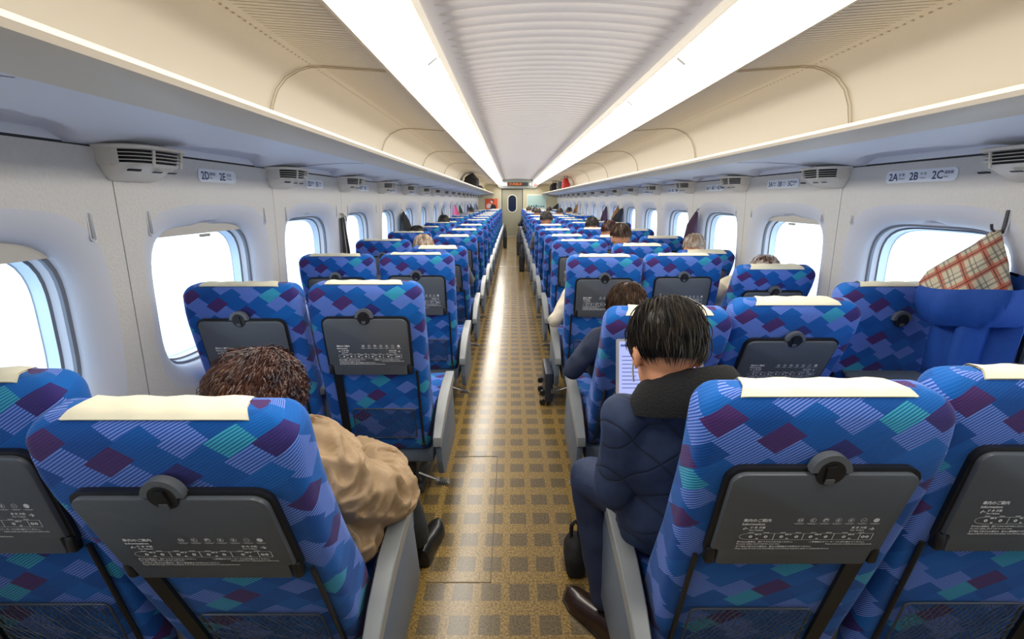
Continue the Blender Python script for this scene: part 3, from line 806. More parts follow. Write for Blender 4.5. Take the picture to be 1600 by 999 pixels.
ME = dict(back=mesh_backrest(1.03), backw=mesh_backrest(1.07), cover=mesh_cover(), tray=mesh_tray(), rim=mesh_tray_rim(), hinge=mesh_hinge(), latch=mesh_latch(), knob=mesh_latch_knob(),
          notice=mesh_notice(), pocketL=mesh_pocket(1), pocketR=mesh_pocket(-1), railL=mesh_rail(1), railR=mesh_rail(-1), rodL=mesh_rod(1), rodR=mesh_rod(-1), cush=mesh_cushion(.222), base=mesh_base(.232),
          armL=mesh_arm(), sideL=mesh_side(), pedalL=mesh_pedal(), inL=mesh_inner_arm())
for k in ('arm', 'side', 'pedal', 'in'): ME[k + 'R'] = flip(ME[k + 'L'], ME[k + 'L'].name)
PIV = Vector((0, .12, .40))
def recl(o, phi):
    R = Matrix.Rotation(math.radians(phi), 3, 'X'); o.rotation_euler = R.to_euler(); o.location = PIV - R @ PIV
def seat(x, y, letter, row, phi=0, tray_down=False):
    side = 'L' if letter in 'DE' else 'R'
    r = empty('train_seat', (x, y, 0))
    det = row <= 9
    bk = obj('backrest', ME['backw' if letter == 'B' else 'back'], r); cv = obj('headrest_cover', ME['cover'], r)
    parts = [bk, cv, obj('hinge_rail', ME['rail' + side], r), obj('hinge_rod', ME['rod' + side], r)]
    if not tray_down:
        tr = obj('tray_table', ME['tray'], r); parts.append(tr)
        obj('tray_hinge', ME['hinge'], tr); obj('tray_hinge', ME['hinge'], tr).location = (-.336, 0, 0)
        if det or row < 12: obj('printed_notice', ME['notice'], tr)
        obj('tray_recess', ME['rim'], bk)
    else:
        tr = obj('tray_table', ME['tray'], r)     # folded down, level, towards the camera
        R = Matrix.Rotation(math.radians(-81.3), 3, 'X').inverted()
        piv = Vector((0, fr_(.70) - .012, .700)); R0 = Matrix.Rotation(math.radians(phi), 3, 'X'); pr = PIV + R0 @ (piv - PIV)
        R = Matrix.Rotation(math.radians(81.3), 3, 'X')
        tr.rotation_euler = R.to_euler(); tr.location = pr - R @ piv
    lt = obj('latch', ME['latch'], r); parts.append(lt); obj('latch_knob', ME['knob'], lt)
    if det: parts.append(obj('net_pocket', ME['pocket' + side], r))
    for p in parts: recl(p, phi)
    obj('seat_cushion', ME['cush'], r); obj('seat_base', ME['base'], r)
    if letter in 'DC':
        obj('armrest', ME['arm' + side], r); obj('side_panel', ME['side' + side], r)
        if det: obj('foot_pedal', ME['pedal' + side], r)
    elif det and letter != 'A':
        obj('armrest', ME['in' + side], r)
    return r
SX = dict(D=-.600, E=-1.095, C=.576, B=1.072, A=1.564)
PHI = {(1, 'D'): 10, (1, 'C'): 5, (1, 'B'): 0, (1, 'A'): 2, (1, 'E'): 1, (2, 'C'): 20, (2, 'B'): 15, (2, 'A'): 2, (2, 'D'): 0, (2, 'E'): 2, (3, 'C'): 4, (3, 'B'): 2, (3, 'A'): 18, (3, 'D'): 0, (3, 'E'): 3,
       (4, 'D'): 16, (4, 'E'): 1, (4, 'A'): 22, (4, 'B'): 12, (4, 'C'): 2, (5, 'B'): 14, (5, 'A'): 16, (5, 'C'): 12, (6, 'A'): 14, (6, 'B'): 10, (7, 'C'): 12, (7, 'D'): 12}
names = dict(D='aisle seat of the left pair', E='window seat of the left pair', C='aisle seat of the right three', B='middle seat of the right three', A='window seat of the right three')
rnd = random.Random(11)
for row in range(1, ROWS + 1):
    for l in 'EDCBA':
        phi = PHI.get((row, l)); 
        if phi is None: phi = rnd.choice((0, 0, 1, 2, 3, 8, 13))
        PHI[(row, l)] = phi
        s_ = seat(SX[l], TOPY(row), l, row, phi, (row, l) in ((2, 'C'), (2, 'A')))
        lab = 'blue zigzag patterned %s, %s row from the camera' % (names[l], nth[row - 1])
        if row == 2 and l == 'C': lab = 'blue zigzag patterned reclined aisle seat with laptop on its lowered tray, right side'
        if row == 2 and l == 'A': lab = 'blue zigzag patterned window seat with lowered tray beside the hanging blue coat'
        tag(s_, lab, 'seat', 'train seats in rows')
# ------------------------------------------------------------------ people, coats, bags
def remesh(mb, voxel, smooth=4, warp=None):
    me = bpy.data.meshes.new('t'); me.from_pydata(mb.v, [], mb.f)
    bm = bmesh.new(); bm.from_mesh(me); bmesh.ops.recalc_face_normals(bm, faces=bm.faces[:]); bm.to_mesh(me); bm.free()
    o = bpy.data.objects.new('t', me); COL.objects.link(o)
    m = o.modifiers.new('r', 'REMESH'); m.mode = 'VOXEL'; m.voxel_size = voxel
    if smooth: q = o.modifiers.new('s', 'SMOOTH'); q.factor = .5; q.iterations = smooth
    r = bpy.data.meshes.new_from_object(o.evaluated_get(bpy.context.evaluated_depsgraph_get()))
    bpy.data.objects.remove(o)
    if warp:
        for v in r.vertices: v.co = warp(v.co.copy())
    r.polygons.foreach_set('use_smooth', [True] * len(r.polygons)); return r
def limb(mb, pts, radii, n=12):
    """tapered chain with round joints"""
    P_ = []; Q_ = []
    for (a, ra), (b, rb) in zip(zip(pts, radii), list(zip(pts, radii))[1:]):
        a, b = Vector(a), Vector(b)
        mb.tube([a + (b - a) * t for t in (0, .25, .5, .75, 1)], [ra + (rb - ra) * t for t in (0, .25, .5, .75, 1)], n)
    for p, r in zip(pts, radii): mb.ellipsoid(p, (r, r, r), None, 12, 8)
def folds(amp, freq, seed=0):
    def w_(c):
        n = noise.noise_vector(c * freq + Vector((seed, 0, 0))); return c + n * amp
    return w_
def setm(me, m): me.materials.clear(); me.materials.append(m); return me
def hair_mat(name, c1, c2, rough=.45):
    m, t, b = nt(name)
    tc = t.nodes.new('ShaderNodeTexCoord'); n = t.nodes.new('ShaderNodeTexNoise'); n.inputs['Scale'].default_value = 30; t.links.new(tc.outputs['Object'], n.inputs['Vector'])
    mr = t.nodes.new('ShaderNodeMapRange'); mr.inputs[1].default_value = .38; mr.inputs[2].default_value = .62; t.links.new(n.outputs[0], mr.inputs[0])
    t.links.new(MIX(t, mr.outputs[0], (*c1, 1), (*c2, 1)), b.inputs['Base Color']); b.inputs['Roughness'].default_value = rough; b.inputs['Specular IOR Level'].default_value = .6
    return m
def hair(c, r, rot, n, length, curl=0, lift=.010, seed=0, limit=1.75, width=.0024, front=1.0, voxel=.012, tuft=0, shell=True):
    """scalp shell plus locks that run down from the crown; rot: head frame, local +y is where the face looks"""
    mb = MB(); c = Vector(c); rnd = random.Random(seed)
    r = Vector(r)
    def surf(th, ph, h):
        d = Vector((math.sin(th) * math.cos(ph), math.sin(th) * math.sin(ph), math.cos(th)))
        p = Vector((d.x * (r.x + h), d.y * (r.y + h), d.z * (r.z + h)))
        # hair ends higher over the face
        return c + rot @ p
    def lim(ph):
        f = math.sin(ph)          # 1 = face side
        return limit - (.62 * front if f > .25 else 0) * min(1, (f - .25) / .4 if f > .25 else 0) + .12 * max(0, -f)
    if shell:
        nu, nv = 40, 18; rings = []
        for a in range(nv + 1):
            ring = []
            for k in range(nu):
                ph = 2 * PI * k / nu; th = .02 + (lim(ph) - .02) * a / nv
                p = surf(th, ph, .004 + .005 * math.sin(min(1, a / nv) * PI)); nn = noise.noise(p * 28) * .003 * (1 + curl * 200)
                ring.append(p + (p - c).normalized() * nn)
            rings.append(ring)
        mb.loft(rings, caps=False); mb.add([sum(rings[0], Vector()) / nu] + rings[0], [(0, 1 + k, 1 + (k + 1) % nu) for k in range(nu)])
    for i in range(n):
        u = rnd.random() * (.12 if i % 4 == 0 else 1); th0 = math.acos(1 - u * (1 - math.cos(min(limit - .1, 1.65)))); ph0 = rnd.uniform(0, 2 * PI)
        L = length * rnd.uniform(.6, 1.15) / max(r); seg = 6
        th1 = min(th0 + L, lim(ph0) + .10 + rnd.uniform(-.10, .16)); 
        if th1 <= th0 + .05: continue
        sw = rnd.uniform(-.35, .35); h0 = rnd.uniform(.002, .007); ph_c = rnd.uniform(0, 6.28); lf = rnd.uniform(.3, 1.0) * lift
        if tuft and rnd.random() < .10: lf *= 2.2
        pts = []
        for k in range(seg + 1):
            t = k / seg; th = th0 + (th1 - th0) * t; ph = ph0 + sw * t * .5
            p = surf(th, ph, h0 + lf * math.sin(t * PI * .8) ** 1)
            if curl: p += Vector((math.sin(ph_c + t * 9), math.cos(ph_c * 1.3 + t * 8), math.sin(ph_c + t * 7))) * curl
            pts.append(p)
        ww = width * rnd.uniform(.6, 1.4)
        mb.tube(pts, [ww * (.6 + .4 * math.sin(PI * min(1, t / seg * 1.0 + .15))) * (1 - .75 * (t / seg) ** 3) for t in range(seg + 1)], 3)
    return mb.v, mb.f, mb
def head_skin(mb, c, rot, s=1.0):
    c = Vector(c); E = lambda o, r: mb.ellipsoid(c + rot @ (Vector(o) * s), [q * s for q in r], rot, 20, 12)
    E((0, 0, .02), (.072, .090, .092)); E((0, .022, -.045), (.056, .066, .062)); E((0, .040, -.078), (.036, .036, .028))
    E((0, .094, -.022), (.013, .018, .024)); E((0, .088, .004), (.009, .012, .020)); E((0, .082, -.055), (.024, .012, .009))
    E((-.03, .078, .006), (.017, .010, .009)); E((.03, .078, .006), (.017, .010, .009)); E((0, .080, .026), (.045, .012, .010))
    for q in (-1, 1):
        E((q * .076, -.004, -.012), (.008, .018, .030)); E((q * .073, .006, -.018), (.010, .012, .020)); E((q * .082, -.012, -.006), (.005, .010, .022))
def hand(mb, w_, fwd, up, s=1.0, curl=.5, side=1):
    w_, f, u = Vector(w_), Vector(fwd).normalized(), Vector(up).normalized(); sd = f.cross(u).normalized() * side; u = sd.cross(f) * side
    for k in range(5): mb.ellipsoid(w_ + f * .05 * s + sd * (k - 2) * .014 * s, (.016 * s, .016 * s, .014 * s), None, 10, 6)
    mb.tube([w_, w_ + f * .03 * s, w_ + f * .075 * s], [.026 * s, .030 * s, .032 * s], 12)
    for k, L in enumerate((.066, .076, .072, .058)):
        b = w_ + f * .085 * s + sd * (.030 - .020 * k) * s; p = [b]; d = f.copy()
        for q in range(3):
            d = (d - u * curl * .55 * (q + .4)).normalized(); p.append(p[-1] + d * L * s * (.42, .32, .26)[q])
        mb.tube(p, [.0095 * s, .0088 * s, .008 * s, .0065 * s], 8); mb.ellipsoid(p[-1], (.0065 * s,) * 3, None, 8, 6)
    b = w_ + f * .03 * s + sd * .026 * s; mb.tube([b, b + (f * .03 + sd * .028 - u * .01) * s, b + (f * .062 + sd * .030 - u * .02) * s], [.013 * s, .0105 * s, .008 * s], 8)
def part_from(mb, name, m, parent, voxel=.012, smooth=4, warp=None):
    me = setm(remesh(mb, voxel, smooth, warp), m); me.name = name
    L = Vector(parent.location)
    for v in me.vertices: v.co -= L
    return obj(name, me, parent)
def hair_part(parent, m, *a, **k):
    vs, fs, mb = hair(*a, **k); L = Vector(parent.location); mb.v = [tuple(Vector(p) - L) for p in mb.v]
    return build('hair', mb, m, parent, ang=80)
def rotm(rx=0, ry=0, rz=0): return Euler((math.radians(rx), math.radians(ry), math.radians(rz)), 'XYZ').to_matrix()
DARKCLOTH = mat('dark_trousers', (.010, .014, .028), .8, bump=.2, bscale=60)
BLKSHOE = mat('black_shoe', (.012, .012, .012), .3)
def shoe(mb, heel, toe, s=1.0):
    h, t = Vector(heel), Vector(toe); d = (t - h).normalized(); sd = d.cross(Vector((0, 0, 1)))
    rings = []
    for a, w_, hh in ((0, .018, .040), (.04, .033, .072), (.12, .036, .074), (.28, .036, .066), (.5, .042, .052), (.72, .048, .044), (.9, .036, .036), (.98, .018, .028), (1.0, .004, .018)):
        c = h + (t - h) * a; rings.append([c + sd * (w_ * s * math.cos(q)) + Vector((0, 0, .006 + hh * s * max(-.02, math.sin(q)) ** .8 if math.sin(q) > 0 else .006)) for q in [2 * PI * k / 16 for k in range(16)]])
    mb.loft(rings)
    return rings
def sitter(x, y, label, hairc, coat, head=(0, .27, 1.05), hr=(.078, .094, .10), nst=500, hlen=.08, curl=0, elbow=None, hrot=(12, 0, 0), pants=DARKCLOTH, limit=1.75, full=True, wd=.0026, dz=0, aw=.225, ly=0):
    root = empty('person', (x, y, 0)); hx, hy, hz = x + head[0], y + head[1] + .03, head[2]
    rot = rotm(-hrot[0], hrot[1], hrot[2])
    b = MB(); head_skin(b, (hx, hy, hz), rot); limb(b, [(hx, hy - .005, hz - .06), (x + head[0] * .5, y + .275 + ly, min(.92 + dz, hz - .13))], [.050, .056])
    if full:
        for s_ in (-1, 1): limb(b, [(x, y + .31, .80 + dz), (x + s_ * .15, y + .30, .84 + dz), (x + s_ * (aw if not (elbow and elbow[0] == s_) else elbow[1]), y + .37 if not (elbow and elbow[0] == s_) else y + elbow[2], .675 if not (elbow and elbow[0] == s_) else elbow[3]), (x + s_ * .10, y + .56, .63)], [.03, .024, .022, .022], 8); hand(b, (x + s_ * .10, y + .56, .63), (-s_ * .4, 1, -.1), (0, 0, 1), .95, .6, -s_)
    part_from(b, 'body', SKIN, root, .009, 3)
    j = MB(); sh = .865 + dz
    j.ellipsoid((x, y + .395, .67), (.170, .100, .165)); j.ellipsoid((x, y + .335 + ly * .6, .78 + dz * .6), (.180, .100, .16)); j.ellipsoid((x, y + .31 + ly, sh + .02), (.10, .07, .045))
    for s_ in (-1, 1):
        e = (x + s_ * aw, y + .37, .675)
        if elbow and elbow[0] == s_: e = (x + s_ * elbow[1], y + elbow[2], elbow[3])
        limb(j, [(x + s_ * .16, y + .31 + ly, sh), e, (x + s_ * .11, y + .55, .64)], [.058, .046, .036])
    part_from(j, 'jacket', coat, root, .013, 2, folds(.012, 16))
    hair_part(root, hairc, (hx, hy - .006, hz + .028), hr, rot, nst, hlen, curl=curl, seed=int(abs(x * 100) + y * 10), limit=limit, width=wd)
    if full:
        t = MB()
        for s_ in (-1, 1): limb(t, [(x + s_ * .09, y + .41, .565), (x + s_ * .11, y + .765, .55), (x + s_ * .11, y + .80, .10)], [.076, .062, .046])
        part_from(t, 'trousers', pants, root, .016, 3, folds(.006, 16))
        for s_ in (-1, 1):
            f_ = MB(); shoe(f_, (x + s_ * .11, y + .735, 0), (x + s_ * .12, y + .96, 0)); f_.v = [tuple(Vector(p) - root.location) for p in f_.v]; build('shoe', f_, BLKSHOE, root)
    return tag(root, label, 'person')
H_BLACK = hair_mat('hair_black', (.006, .005, .005), (.030, .022, .014), .55); H_BROWN = hair_mat('hair_brown', (.022, .010, .005), (.060, .030, .014))
H_AUB = hair_mat('hair_auburn', (.022, .006, .008), (.090, .030, .016)); H_BLOND = hair_mat('hair_fair', (.30, .18, .08), (.62, .52, .45)); H_GREY = hair_mat('hair_grey_thin', (.45, .32, .22), (.62, .56, .52))
# --- the man in the quilted jacket, nearest right aisle seat
MAN = empty('person', (.38, .98, 0)); tag(MAN, 'person in navy quilted jacket seen from behind, leaning forward at a laptop', 'person')
mr = rotm(-24, 3, 8); hc = Vector((.362, 1.015, 1.065))
b = MB(); head_skin(b, hc, mr, 1.0); limb(b, [hc + Vector((.0, -.02, -.05)), (.405, .995, .955), (.41, 1.02, .88)], [.053, .050, .04])
for w_ in (((.42, 1.02, .90), (.275, 1.02, .89), (.27, 1.05, .68), (.45, 1.27, .768)), ((.42, 1.02, .90), (.565, 1.02, .89), (.63, 1.07, .68), (.60, 1.27, .768))): limb(b, w_, [.03, .025, .025, .025], 8)
hand(b, (.45, 1.26, .778), (.15, 1, -.05), (0, 0, 1), 1.0, .45, 1); hand(b, (.60, 1.26, .778), (-.15, 1, -.15), (0, 0, 1), 1.0, .55, -1)
part_from(b, 'body', SKIN, MAN, .0065, 3)
j = MB()
j.ellipsoid((.44, 1.065, .64), (.165, .110, .20)); j.ellipsoid((.425, 1.04, .80), (.185, .098, .16)); j.ellipsoid((.415, 1.01, .925), (.135, .072, .055)); j.ellipsoid((.410, .992, .965), (.085, .062, .03))
limb(j, [(.275, 1.012, .895), (.274, 1.05, .67), (.44, 1.24, .765)], [.060, .060, .043]); limb(j, [(.565, 1.015, .895), (.63, 1.07, .66), (.605, 1.24, .765)], [.060, .056, .043])
j.ellipsoid((.44, 1.09, .55), (.15, .10, .06))
j.ellipsoid((.375, 1.06, .57), (.085, .075, .09))
part_from(j, 'jacket', QUILT, MAN, .010, 4, folds(.012, 11, 3))
cl = MB(); N = 36; rings = []
for ro, hh in ((.132, .955), (.130, .985), (.112, 1.025), (.090, 1.052), (.076, 1.055), (.070, 1.035), (.070, .99)):
    rings.append([(.415 + ro * 1.05 * math.cos(a), .996 + ro * .74 * math.sin(a), hh - .055 * (math.sin(a) + 1) * .5 + .010 * math.cos(a)) for a in [2 * PI * k / N for k in range(N)]])
cl.loft(rings, closed=True, caps=False); cl.v = [tuple(Vector(p) - MAN.location) for p in cl.v]
build('collar', cl, mat('black_corduroy', (.006, .006, .007), .9, bump=.4, bscale=220), MAN, ang=60)
hair_part(MAN, H_BLACK, hc + mr @ Vector((0, -.008, .030)), (.074, .094, .092), mr, 3600, .075, lift=.007, seed=5, limit=2.02, width=.0018, tuft=1)
t = MB(); limb(t, [(.40, 1.10, .565), (.255, 1.31, .53), (.315, 1.25, .12)], [.080, .070, .052]); limb(t, [(.50, 1.10, .565), (.52, 1.42, .55), (.38, 1.60, .12)], [.080, .066, .050])
part_from(t, 'trousers', mat('navy_trousers', (.016, .028, .075), .75, bump=.25, bscale=40), MAN, .012, 3, folds(.008, 13))
BROWNSHOE = mat('brown_leather', (.028, .014, .010), .25, spec=.7)
for h_, t_ in (((.355, 1.155, 0), (.205, 1.375, 0)), ((.38, 1.55, 0), (.35, 1.80, 0))):
    f_ = MB(); shoe(f_, h_, t_, 1.08); f_.v = [tuple(Vector(p) - MAN.location) for p in f_.v]; sh = build('shoe', f_, BROWNSHOE, MAN)
    f_ = MB(); rr = [Vector(h_), Vector(t_)]; d_ = (rr[1] - rr[0]).normalized(); sd = d_.cross(Vector((0, 0, 1)))
    ol = [(-.004, .02), (.02, .038), (.08, .042), (.13, .044), (.20, .052), (.25, .038), (.272, .012)]
    pts = [rr[0] + d_ * a_ + sd * w_ for a_, w_ in ol] + [rr[0] + d_ * a_ - sd * w_ for a_, w_ in ol[::-1]]
    f_.add([p - Vector(MAN.location) for p in pts] + [p - Vector(MAN.location) + Vector((0, 0, .012)) for p in pts], [tuple(range(14)), tuple(range(27, 13, -1))] + [(k, (k + 1) % 14, 14 + (k + 1) % 14, 14 + k) for k in range(14)])
    build('sole', f_, BLK, sh, smooth=False)
m_ = MB(); ep = hc + mr @ Vector((-.080, .006, -.022)); m_.tube([ep, ep + mr @ Vector((.006, .020, -.020)), ep + mr @ Vector((.018, .045, -.045))], .0022, 6)
m_.v = [tuple(Vector(p) - MAN.location) for p in m_.v]; build('mask_strap', m_, mat('mask_white', (.8, .8, .8), .6), MAN)
# laptop on the lowered tray
LP = empty('laptop', (.525, 1.40, .716)); tag(LP, 'open silver laptop on the lowered tray in front of the person in navy', 'laptop'); LP.rotation_euler = (0, 0, 0)
m_ = MB(); m_.box(-.155, .155, -.10, .10, 0, .016, .004); build('base', m_, mat('laptop_silver', rgb(196, 198, 202), .3, metal=.6), LP)
m_ = MB(); m_.box(-.14, .14, -.02, .09, .016, .018); build('keyboard', m_, BLK, LP, smooth=False)
la = math.radians(14); fl = lambda a, b, t: (a, .100 + b * math.sin(la) - t * math.cos(la), .016 + b * math.cos(la) + t * math.sin(la))
m_ = MB(); m_.prism(rrect(-.155, .155, 0, .205, .008), fl, .006); ld = build('lid', m_, MATS['laptop_silver'], LP)
m_ = MB(); m_.prism([(-.145, .01), (.145, .01), (.145, .197), (-.145, .197)], lambda a, b, t: fl(a, b, .0062 + t), .0005); sc_ = build('screen', m_, emit('laptop_screen', (.50, .56, 1.0), .85), ld, smooth=False)
m_ = MB()
for i_ in range(9): m_.prism([(-.135, .03 + i_ * .014), (-.135 + .05 + .02 * (i_ % 3), .03 + i_ * .014), (-.085 + .02 * (i_ % 3), .033 + i_ * .014), (-.135, .033 + i_ * .014)], lambda a, b, t: fl(a, b, .007 + t), .0003)
m_.prism([(-.14, .178), (.14, .178), (.14, .186), (-.14, .186)], lambda a, b, t: fl(a, b, .007 + t), .0003)
for x_ in (-.05, .0, .06): m_.prism([(x_, .02), (x_ + .0015, .02), (x_ + .0015, .17), (x_, .17)], lambda a, b, t: fl(a, b, .007 + t), .0003)
build('screen_lines', m_, emit('screen_line_blue', (.16, .22, .62), .6), sc_, smooth=False)
# --- the person with auburn hair, nearest left aisle seat
WO = empty('person', (-.56, .95, 0)); tag(WO, 'person with curly auburn hair and beige padded coat, elbow over the armrest', 'person')
wr = rotm(-14, -3, -6); hc = Vector((-.580, .965, .965))
BEIGE = mat('beige_coat', (.34, .23, .125), .55, bump=.15, bscale=18, vary=.08)
b = MB(); head_skin(b, hc, wr, .96); limb(b, [hc + Vector((0, -.01, -.05)), (-.56, .96, .83)], [.05, .055])
hand(b, (-.50, 1.35, .58), (-.3, 1, -.1), (0, 0, 1), .9, .6, 1); hand(b, (-.62, 1.35, .58), (.3, 1, -.1), (0, 0, 1), .9, .6, -1)
for w_ in (((-.57, 1.0, .82), (-.45, 1.0, .73), (-.37, 1.1, .62), (-.50, 1.35, .58)), ((-.57, 1.0, .82), (-.73, 1.0, .74), (-.79, 1.08, .62), (-.62, 1.35, .58))): limb(b, w_, [.03, .025, .025, .025], 8)
part_from(b, 'body', SKIN, WO, .008, 3)
j = MB(); j.ellipsoid((-.575, 1.08, .62), (.20, .13, .19)); j.ellipsoid((-.575, 1.03, .76), (.20, .115, .12)); j.ellipsoid((-.565, .99, .83), (.10, .08, .05))
limb(j, [(-.45, 1.00, .725), (-.40, 1.06, .65), (-.345, 1.12, .60), (-.41, 1.27, .60), (-.50, 1.34, .60)], [.078, .084, .078, .066, .05])
limb(j, [(-.73, 1.00, .76), (-.79, 1.08, .62), (-.62, 1.34, .60)], [.070, .07, .05]); j.ellipsoid((-.435, 1.08, .53), (.085, .12, .10)); j.ellipsoid((-.58, 1.14, .57), (.16, .14, .05))
def wf(c):
    n = noise.noise_vector(c * 12) * .010; r_ = (1 - abs(noise.noise(Vector((c.x * 14 + c.z * 10, c.y * 22 - c.z * 10, c.z * 16)))) * 4) * .010; return c + n + Vector((r_, -r_ * .5, r_))
part_from(j, 'coat', BEIGE, WO, .010, 2, wf)
hair_part(WO, H_AUB, hc + wr @ Vector((0, -.006, .018)), (.086, .096, .093), wr, 5000, .06, curl=.0050, lift=.008, seed=9, limit=2.25, width=.0017, tuft=1)
t = MB(); limb(t, [(-.51, 1.14, .54), (-.45, 1.48, .47), (-.375, 1.53, .12)], [.080, .060, .052]); limb(t, [(-.67, 1.14, .56), (-.67, 1.50, .54), (-.66, 1.55, .12)], [.085, .070, .055])
part_from(t, 'trousers', mat('charcoal_trousers', (.03, .035, .04), .8, bump=.2, bscale=50), WO, .014, 3, folds(.008, 13))
for x_ in (-.360, -.65):
    f_ = MB(); shoe(f_, (x_, 1.49, 0), (x_ + .03, 1.75, 0)); f_.v = [tuple(Vector(p) - WO.location) for p in f_.v]; build('shoe', f_, BLKSHOE, WO)
f_ = MB(); gp = hc + wr @ Vector((.080, .0, .0)); f_.tube([gp, gp + wr @ Vector((-.003, -.03, -.004)), gp + wr @ Vector((-.012, -.05, -.02))], .003, 6); f_.v = [tuple(Vector(p) - WO.location) for p in f_.v]
build('glasses_arm', f_, mat('amber_plastic', (.75, .28, .02), .35), WO)
# --- the other passengers
NAVY = mat('navy_coat', (.012, .020, .050), .8, bump=.2, bscale=30); CREAMC = mat('cream_coat', (.62, .55, .42), .7, bump=.2, bscale=30); GREYC = mat('grey_coat', (.12, .12, .13), .8, bump=.2, bscale=30)
BLKC = mat('black_coat', (.012, .012, .014), .8, bump=.2, bscale=30); BRNC = mat('brown_coat', (.10, .055, .03), .8, bump=.2, bscale=30)
Y = lambda r: TOPY(r)
sitter(SX['C'] - .02, Y(2), 'person with tousled brown hair in navy, behind the reclined laptop seat', H_BROWN, NAVY, (-.045, .15, .925), elbow=(-1, .275, .20, .64), nst=1200, curl=.002, hrot=(10, 3, 4), dz=-.08, ly=-.10)
sitter(SX['C'], Y(3), 'person in cream coat, only an elbow showing in the third right row', H_BLACK, CREAMC, (0.04, .26, .88), elbow=(-1, .285, .15, .62), nst=150, dz=-.10)
sitter(SX['D'] - .02, Y(4), 'person with fair highlighted hair, fourth row of the left aisle seats', H_BLOND, GREYC, (-.16, .16, .985), nst=700, hrot=(6, -8, 10), limit=1.95, dz=-.03, ly=-.06)
sitter(SX['E'] + .03, Y(5), 'person with short dark hair, fifth row by the left windows', H_BLACK, NAVY, (0, .24, 1.00), nst=400, aw=.17)
sitter(SX['E'] + .03, Y(7), 'person with black hair, seventh row by the left windows', H_BLACK, BLKC, (0, .24, 1.055), nst=300, aw=.17)
sitter(SX['B'] - .03, Y(4), 'person with short brown hair and bare ears, fourth right row, middle seat', H_BROWN, BRNC, (-.08, .18, 1.08), nst=500, hrot=(4, 0, 0), limit=1.6)
sitter(SX['A'] - .01, Y(4), 'person with thin white hair, fourth right row by the window', H_GREY, GREYC, (.01, .04, 1.0), nst=350, limit=1.6, hrot=(6, 0, 0), aw=.15, ly=-.14)
sitter(SX['A'] - .02, Y(3), 'person with pale streaked hair just showing over the third row window seat', hair_mat('hair_white_streaked', (.16, .08, .05), (.7, .66, .64)), CREAMC, (.07, .03, .94), nst=350, aw=.17, dz=-.05, ly=-.12)
sitter(SX['B'] + .02, Y(5) + .02, 'person with reddish brown hair, fifth right row, middle seat', H_AUB, BRNC, (.0, .24, 1.06), nst=350)
sitter(SX['B'], Y(6), 'person with black hair beside a dark coat, sixth right row, middle seat', H_BLACK, BLKC, (0, .24, 1.06), nst=300, full=False)
sitter(SX['C'] - .04, Y(7), 'person with round black hair, seventh row of the right aisle seats', H_BLACK, GREYC, (0, .24, 1.10), hr=(.09, .10, .11), nst=300)
far = [('C', 11, .05, 'brown'), ('B', 13, 0, 'black'), ('A', 12, -.03, 'black'), ('C', 12, .04, 'black'), ('B', 11, 0.1, 'black'), ('E', 12, 0, 'black'), ('C', 14, -.05, 'brown')]
for l, r_, dx, hn in far:
    sitter(SX[l] + dx, Y(r_) + .06, 'person with %s hair, %s row, %s' % (hn, nth[r_ - 1], names[l].replace(' seat of the', ' side of the')), H_BLACK if hn == 'black' else H_BROWN, random.choice((BLKC, GREYC, NAVY)), (0, .24, 1.09), nst=60, full=False, aw=.18, elbow=(-1, .30, .12, .66) if l == 'C' else None)

# ------------------------------------------------------------------ hanging coats
def hang(name, side, y, z, prof, m, label, cat='coat', seed=0, nf=5, hook_=True, thick=.055, lean=0.0):
    """cloth hung from a wall hook: prof = (drop, half width) ; folds run down"""
    root = empty(name, (wx(side, z) - side * .02, y, z)); mb = MB(); rings = []; N = 40
    for dz, hw in prof:
        ring = []
        zz = z - dz; base = wx(side, zz) - root.location.x
        for k in range(N):
            a = 2 * PI * k / N; f_ = 1 + .22 * math.sin(nf * a + seed + dz * 3) * min(1, dz * 6)
            d = max(0.004, thick * min(1, .25 + dz * 5)) * (1 + math.cos(a)) * .9 * f_
            ring.append((base - side * (.012 + d), hw * math.sin(a) * (1 + .05 * math.sin(dz * 30 + seed)) + lean * dz, -dz))
        rings.append(ring)
    mb.loft(rings); build('cloth', mb, m, root, ang=70)
    mb = MB(); mb.tube([(0 + side * .015, 0, .03), (-side * .012, 0, .0), (-side * .018, 0, -.02), (-side * .012, 0, -.028)], .0035, 6); build('hanging_loop', mb, BLK, root)
    return tag(root, label, cat)
pr = [(0, .006), (.02, .03), (.05, .065), (.10, .092), (.22, .115), (.36, .13), (.50, .15), (.52, .14)]
def prs(w_, L): return [(a * L / .52, b_ * w_ / .15) for a, b_ in pr]
hang('strap', -1, 3.60, 1.28, [(0, .012), (.01, .022), (.25, .024), (.55, .024), (.56, .02)], BLKC, 'black cloth strap hanging from a hook by the third left window', 'strap', thick=.012)
hang('strap', -1, 3.64, 1.28, [(0, .012), (.01, .014), (.25, .016), (.58, .016), (.59, .012)], BLKC, 'thin black strap slanting beside the wider one near the third left window', 'strap', thick=.010, lean=.22)
hang('coat', -1, 5.62, 1.27, prs(.19, .48), BLKC, 'black coat hanging on the left wall between the fifth and sixth windows', seed=2)
PINK = mat('pink_cloth', (.75, .10, .22), .8); GRN = mat('dark_green_cloth', (.01, .05, .03), .8)
hang('scarf', -1, 8.80, 1.26, [(0, .01), (.02, .02), (.2, .03), (.35, .04)], BLKC, 'narrow dark scarf hanging on the left wall before the pink cloth', 'scarf', thick=.02)
hang('scarf', -1, 10.75, 1.29, prs(.10, .5), PINK, 'bright pink cloth hanging far down the left wall', 'scarf', seed=1)
hang('coat', -1, 11.65, 1.28, prs(.18, .5), GRN, 'dark green coat hanging right beside the pink cloth', seed=4)
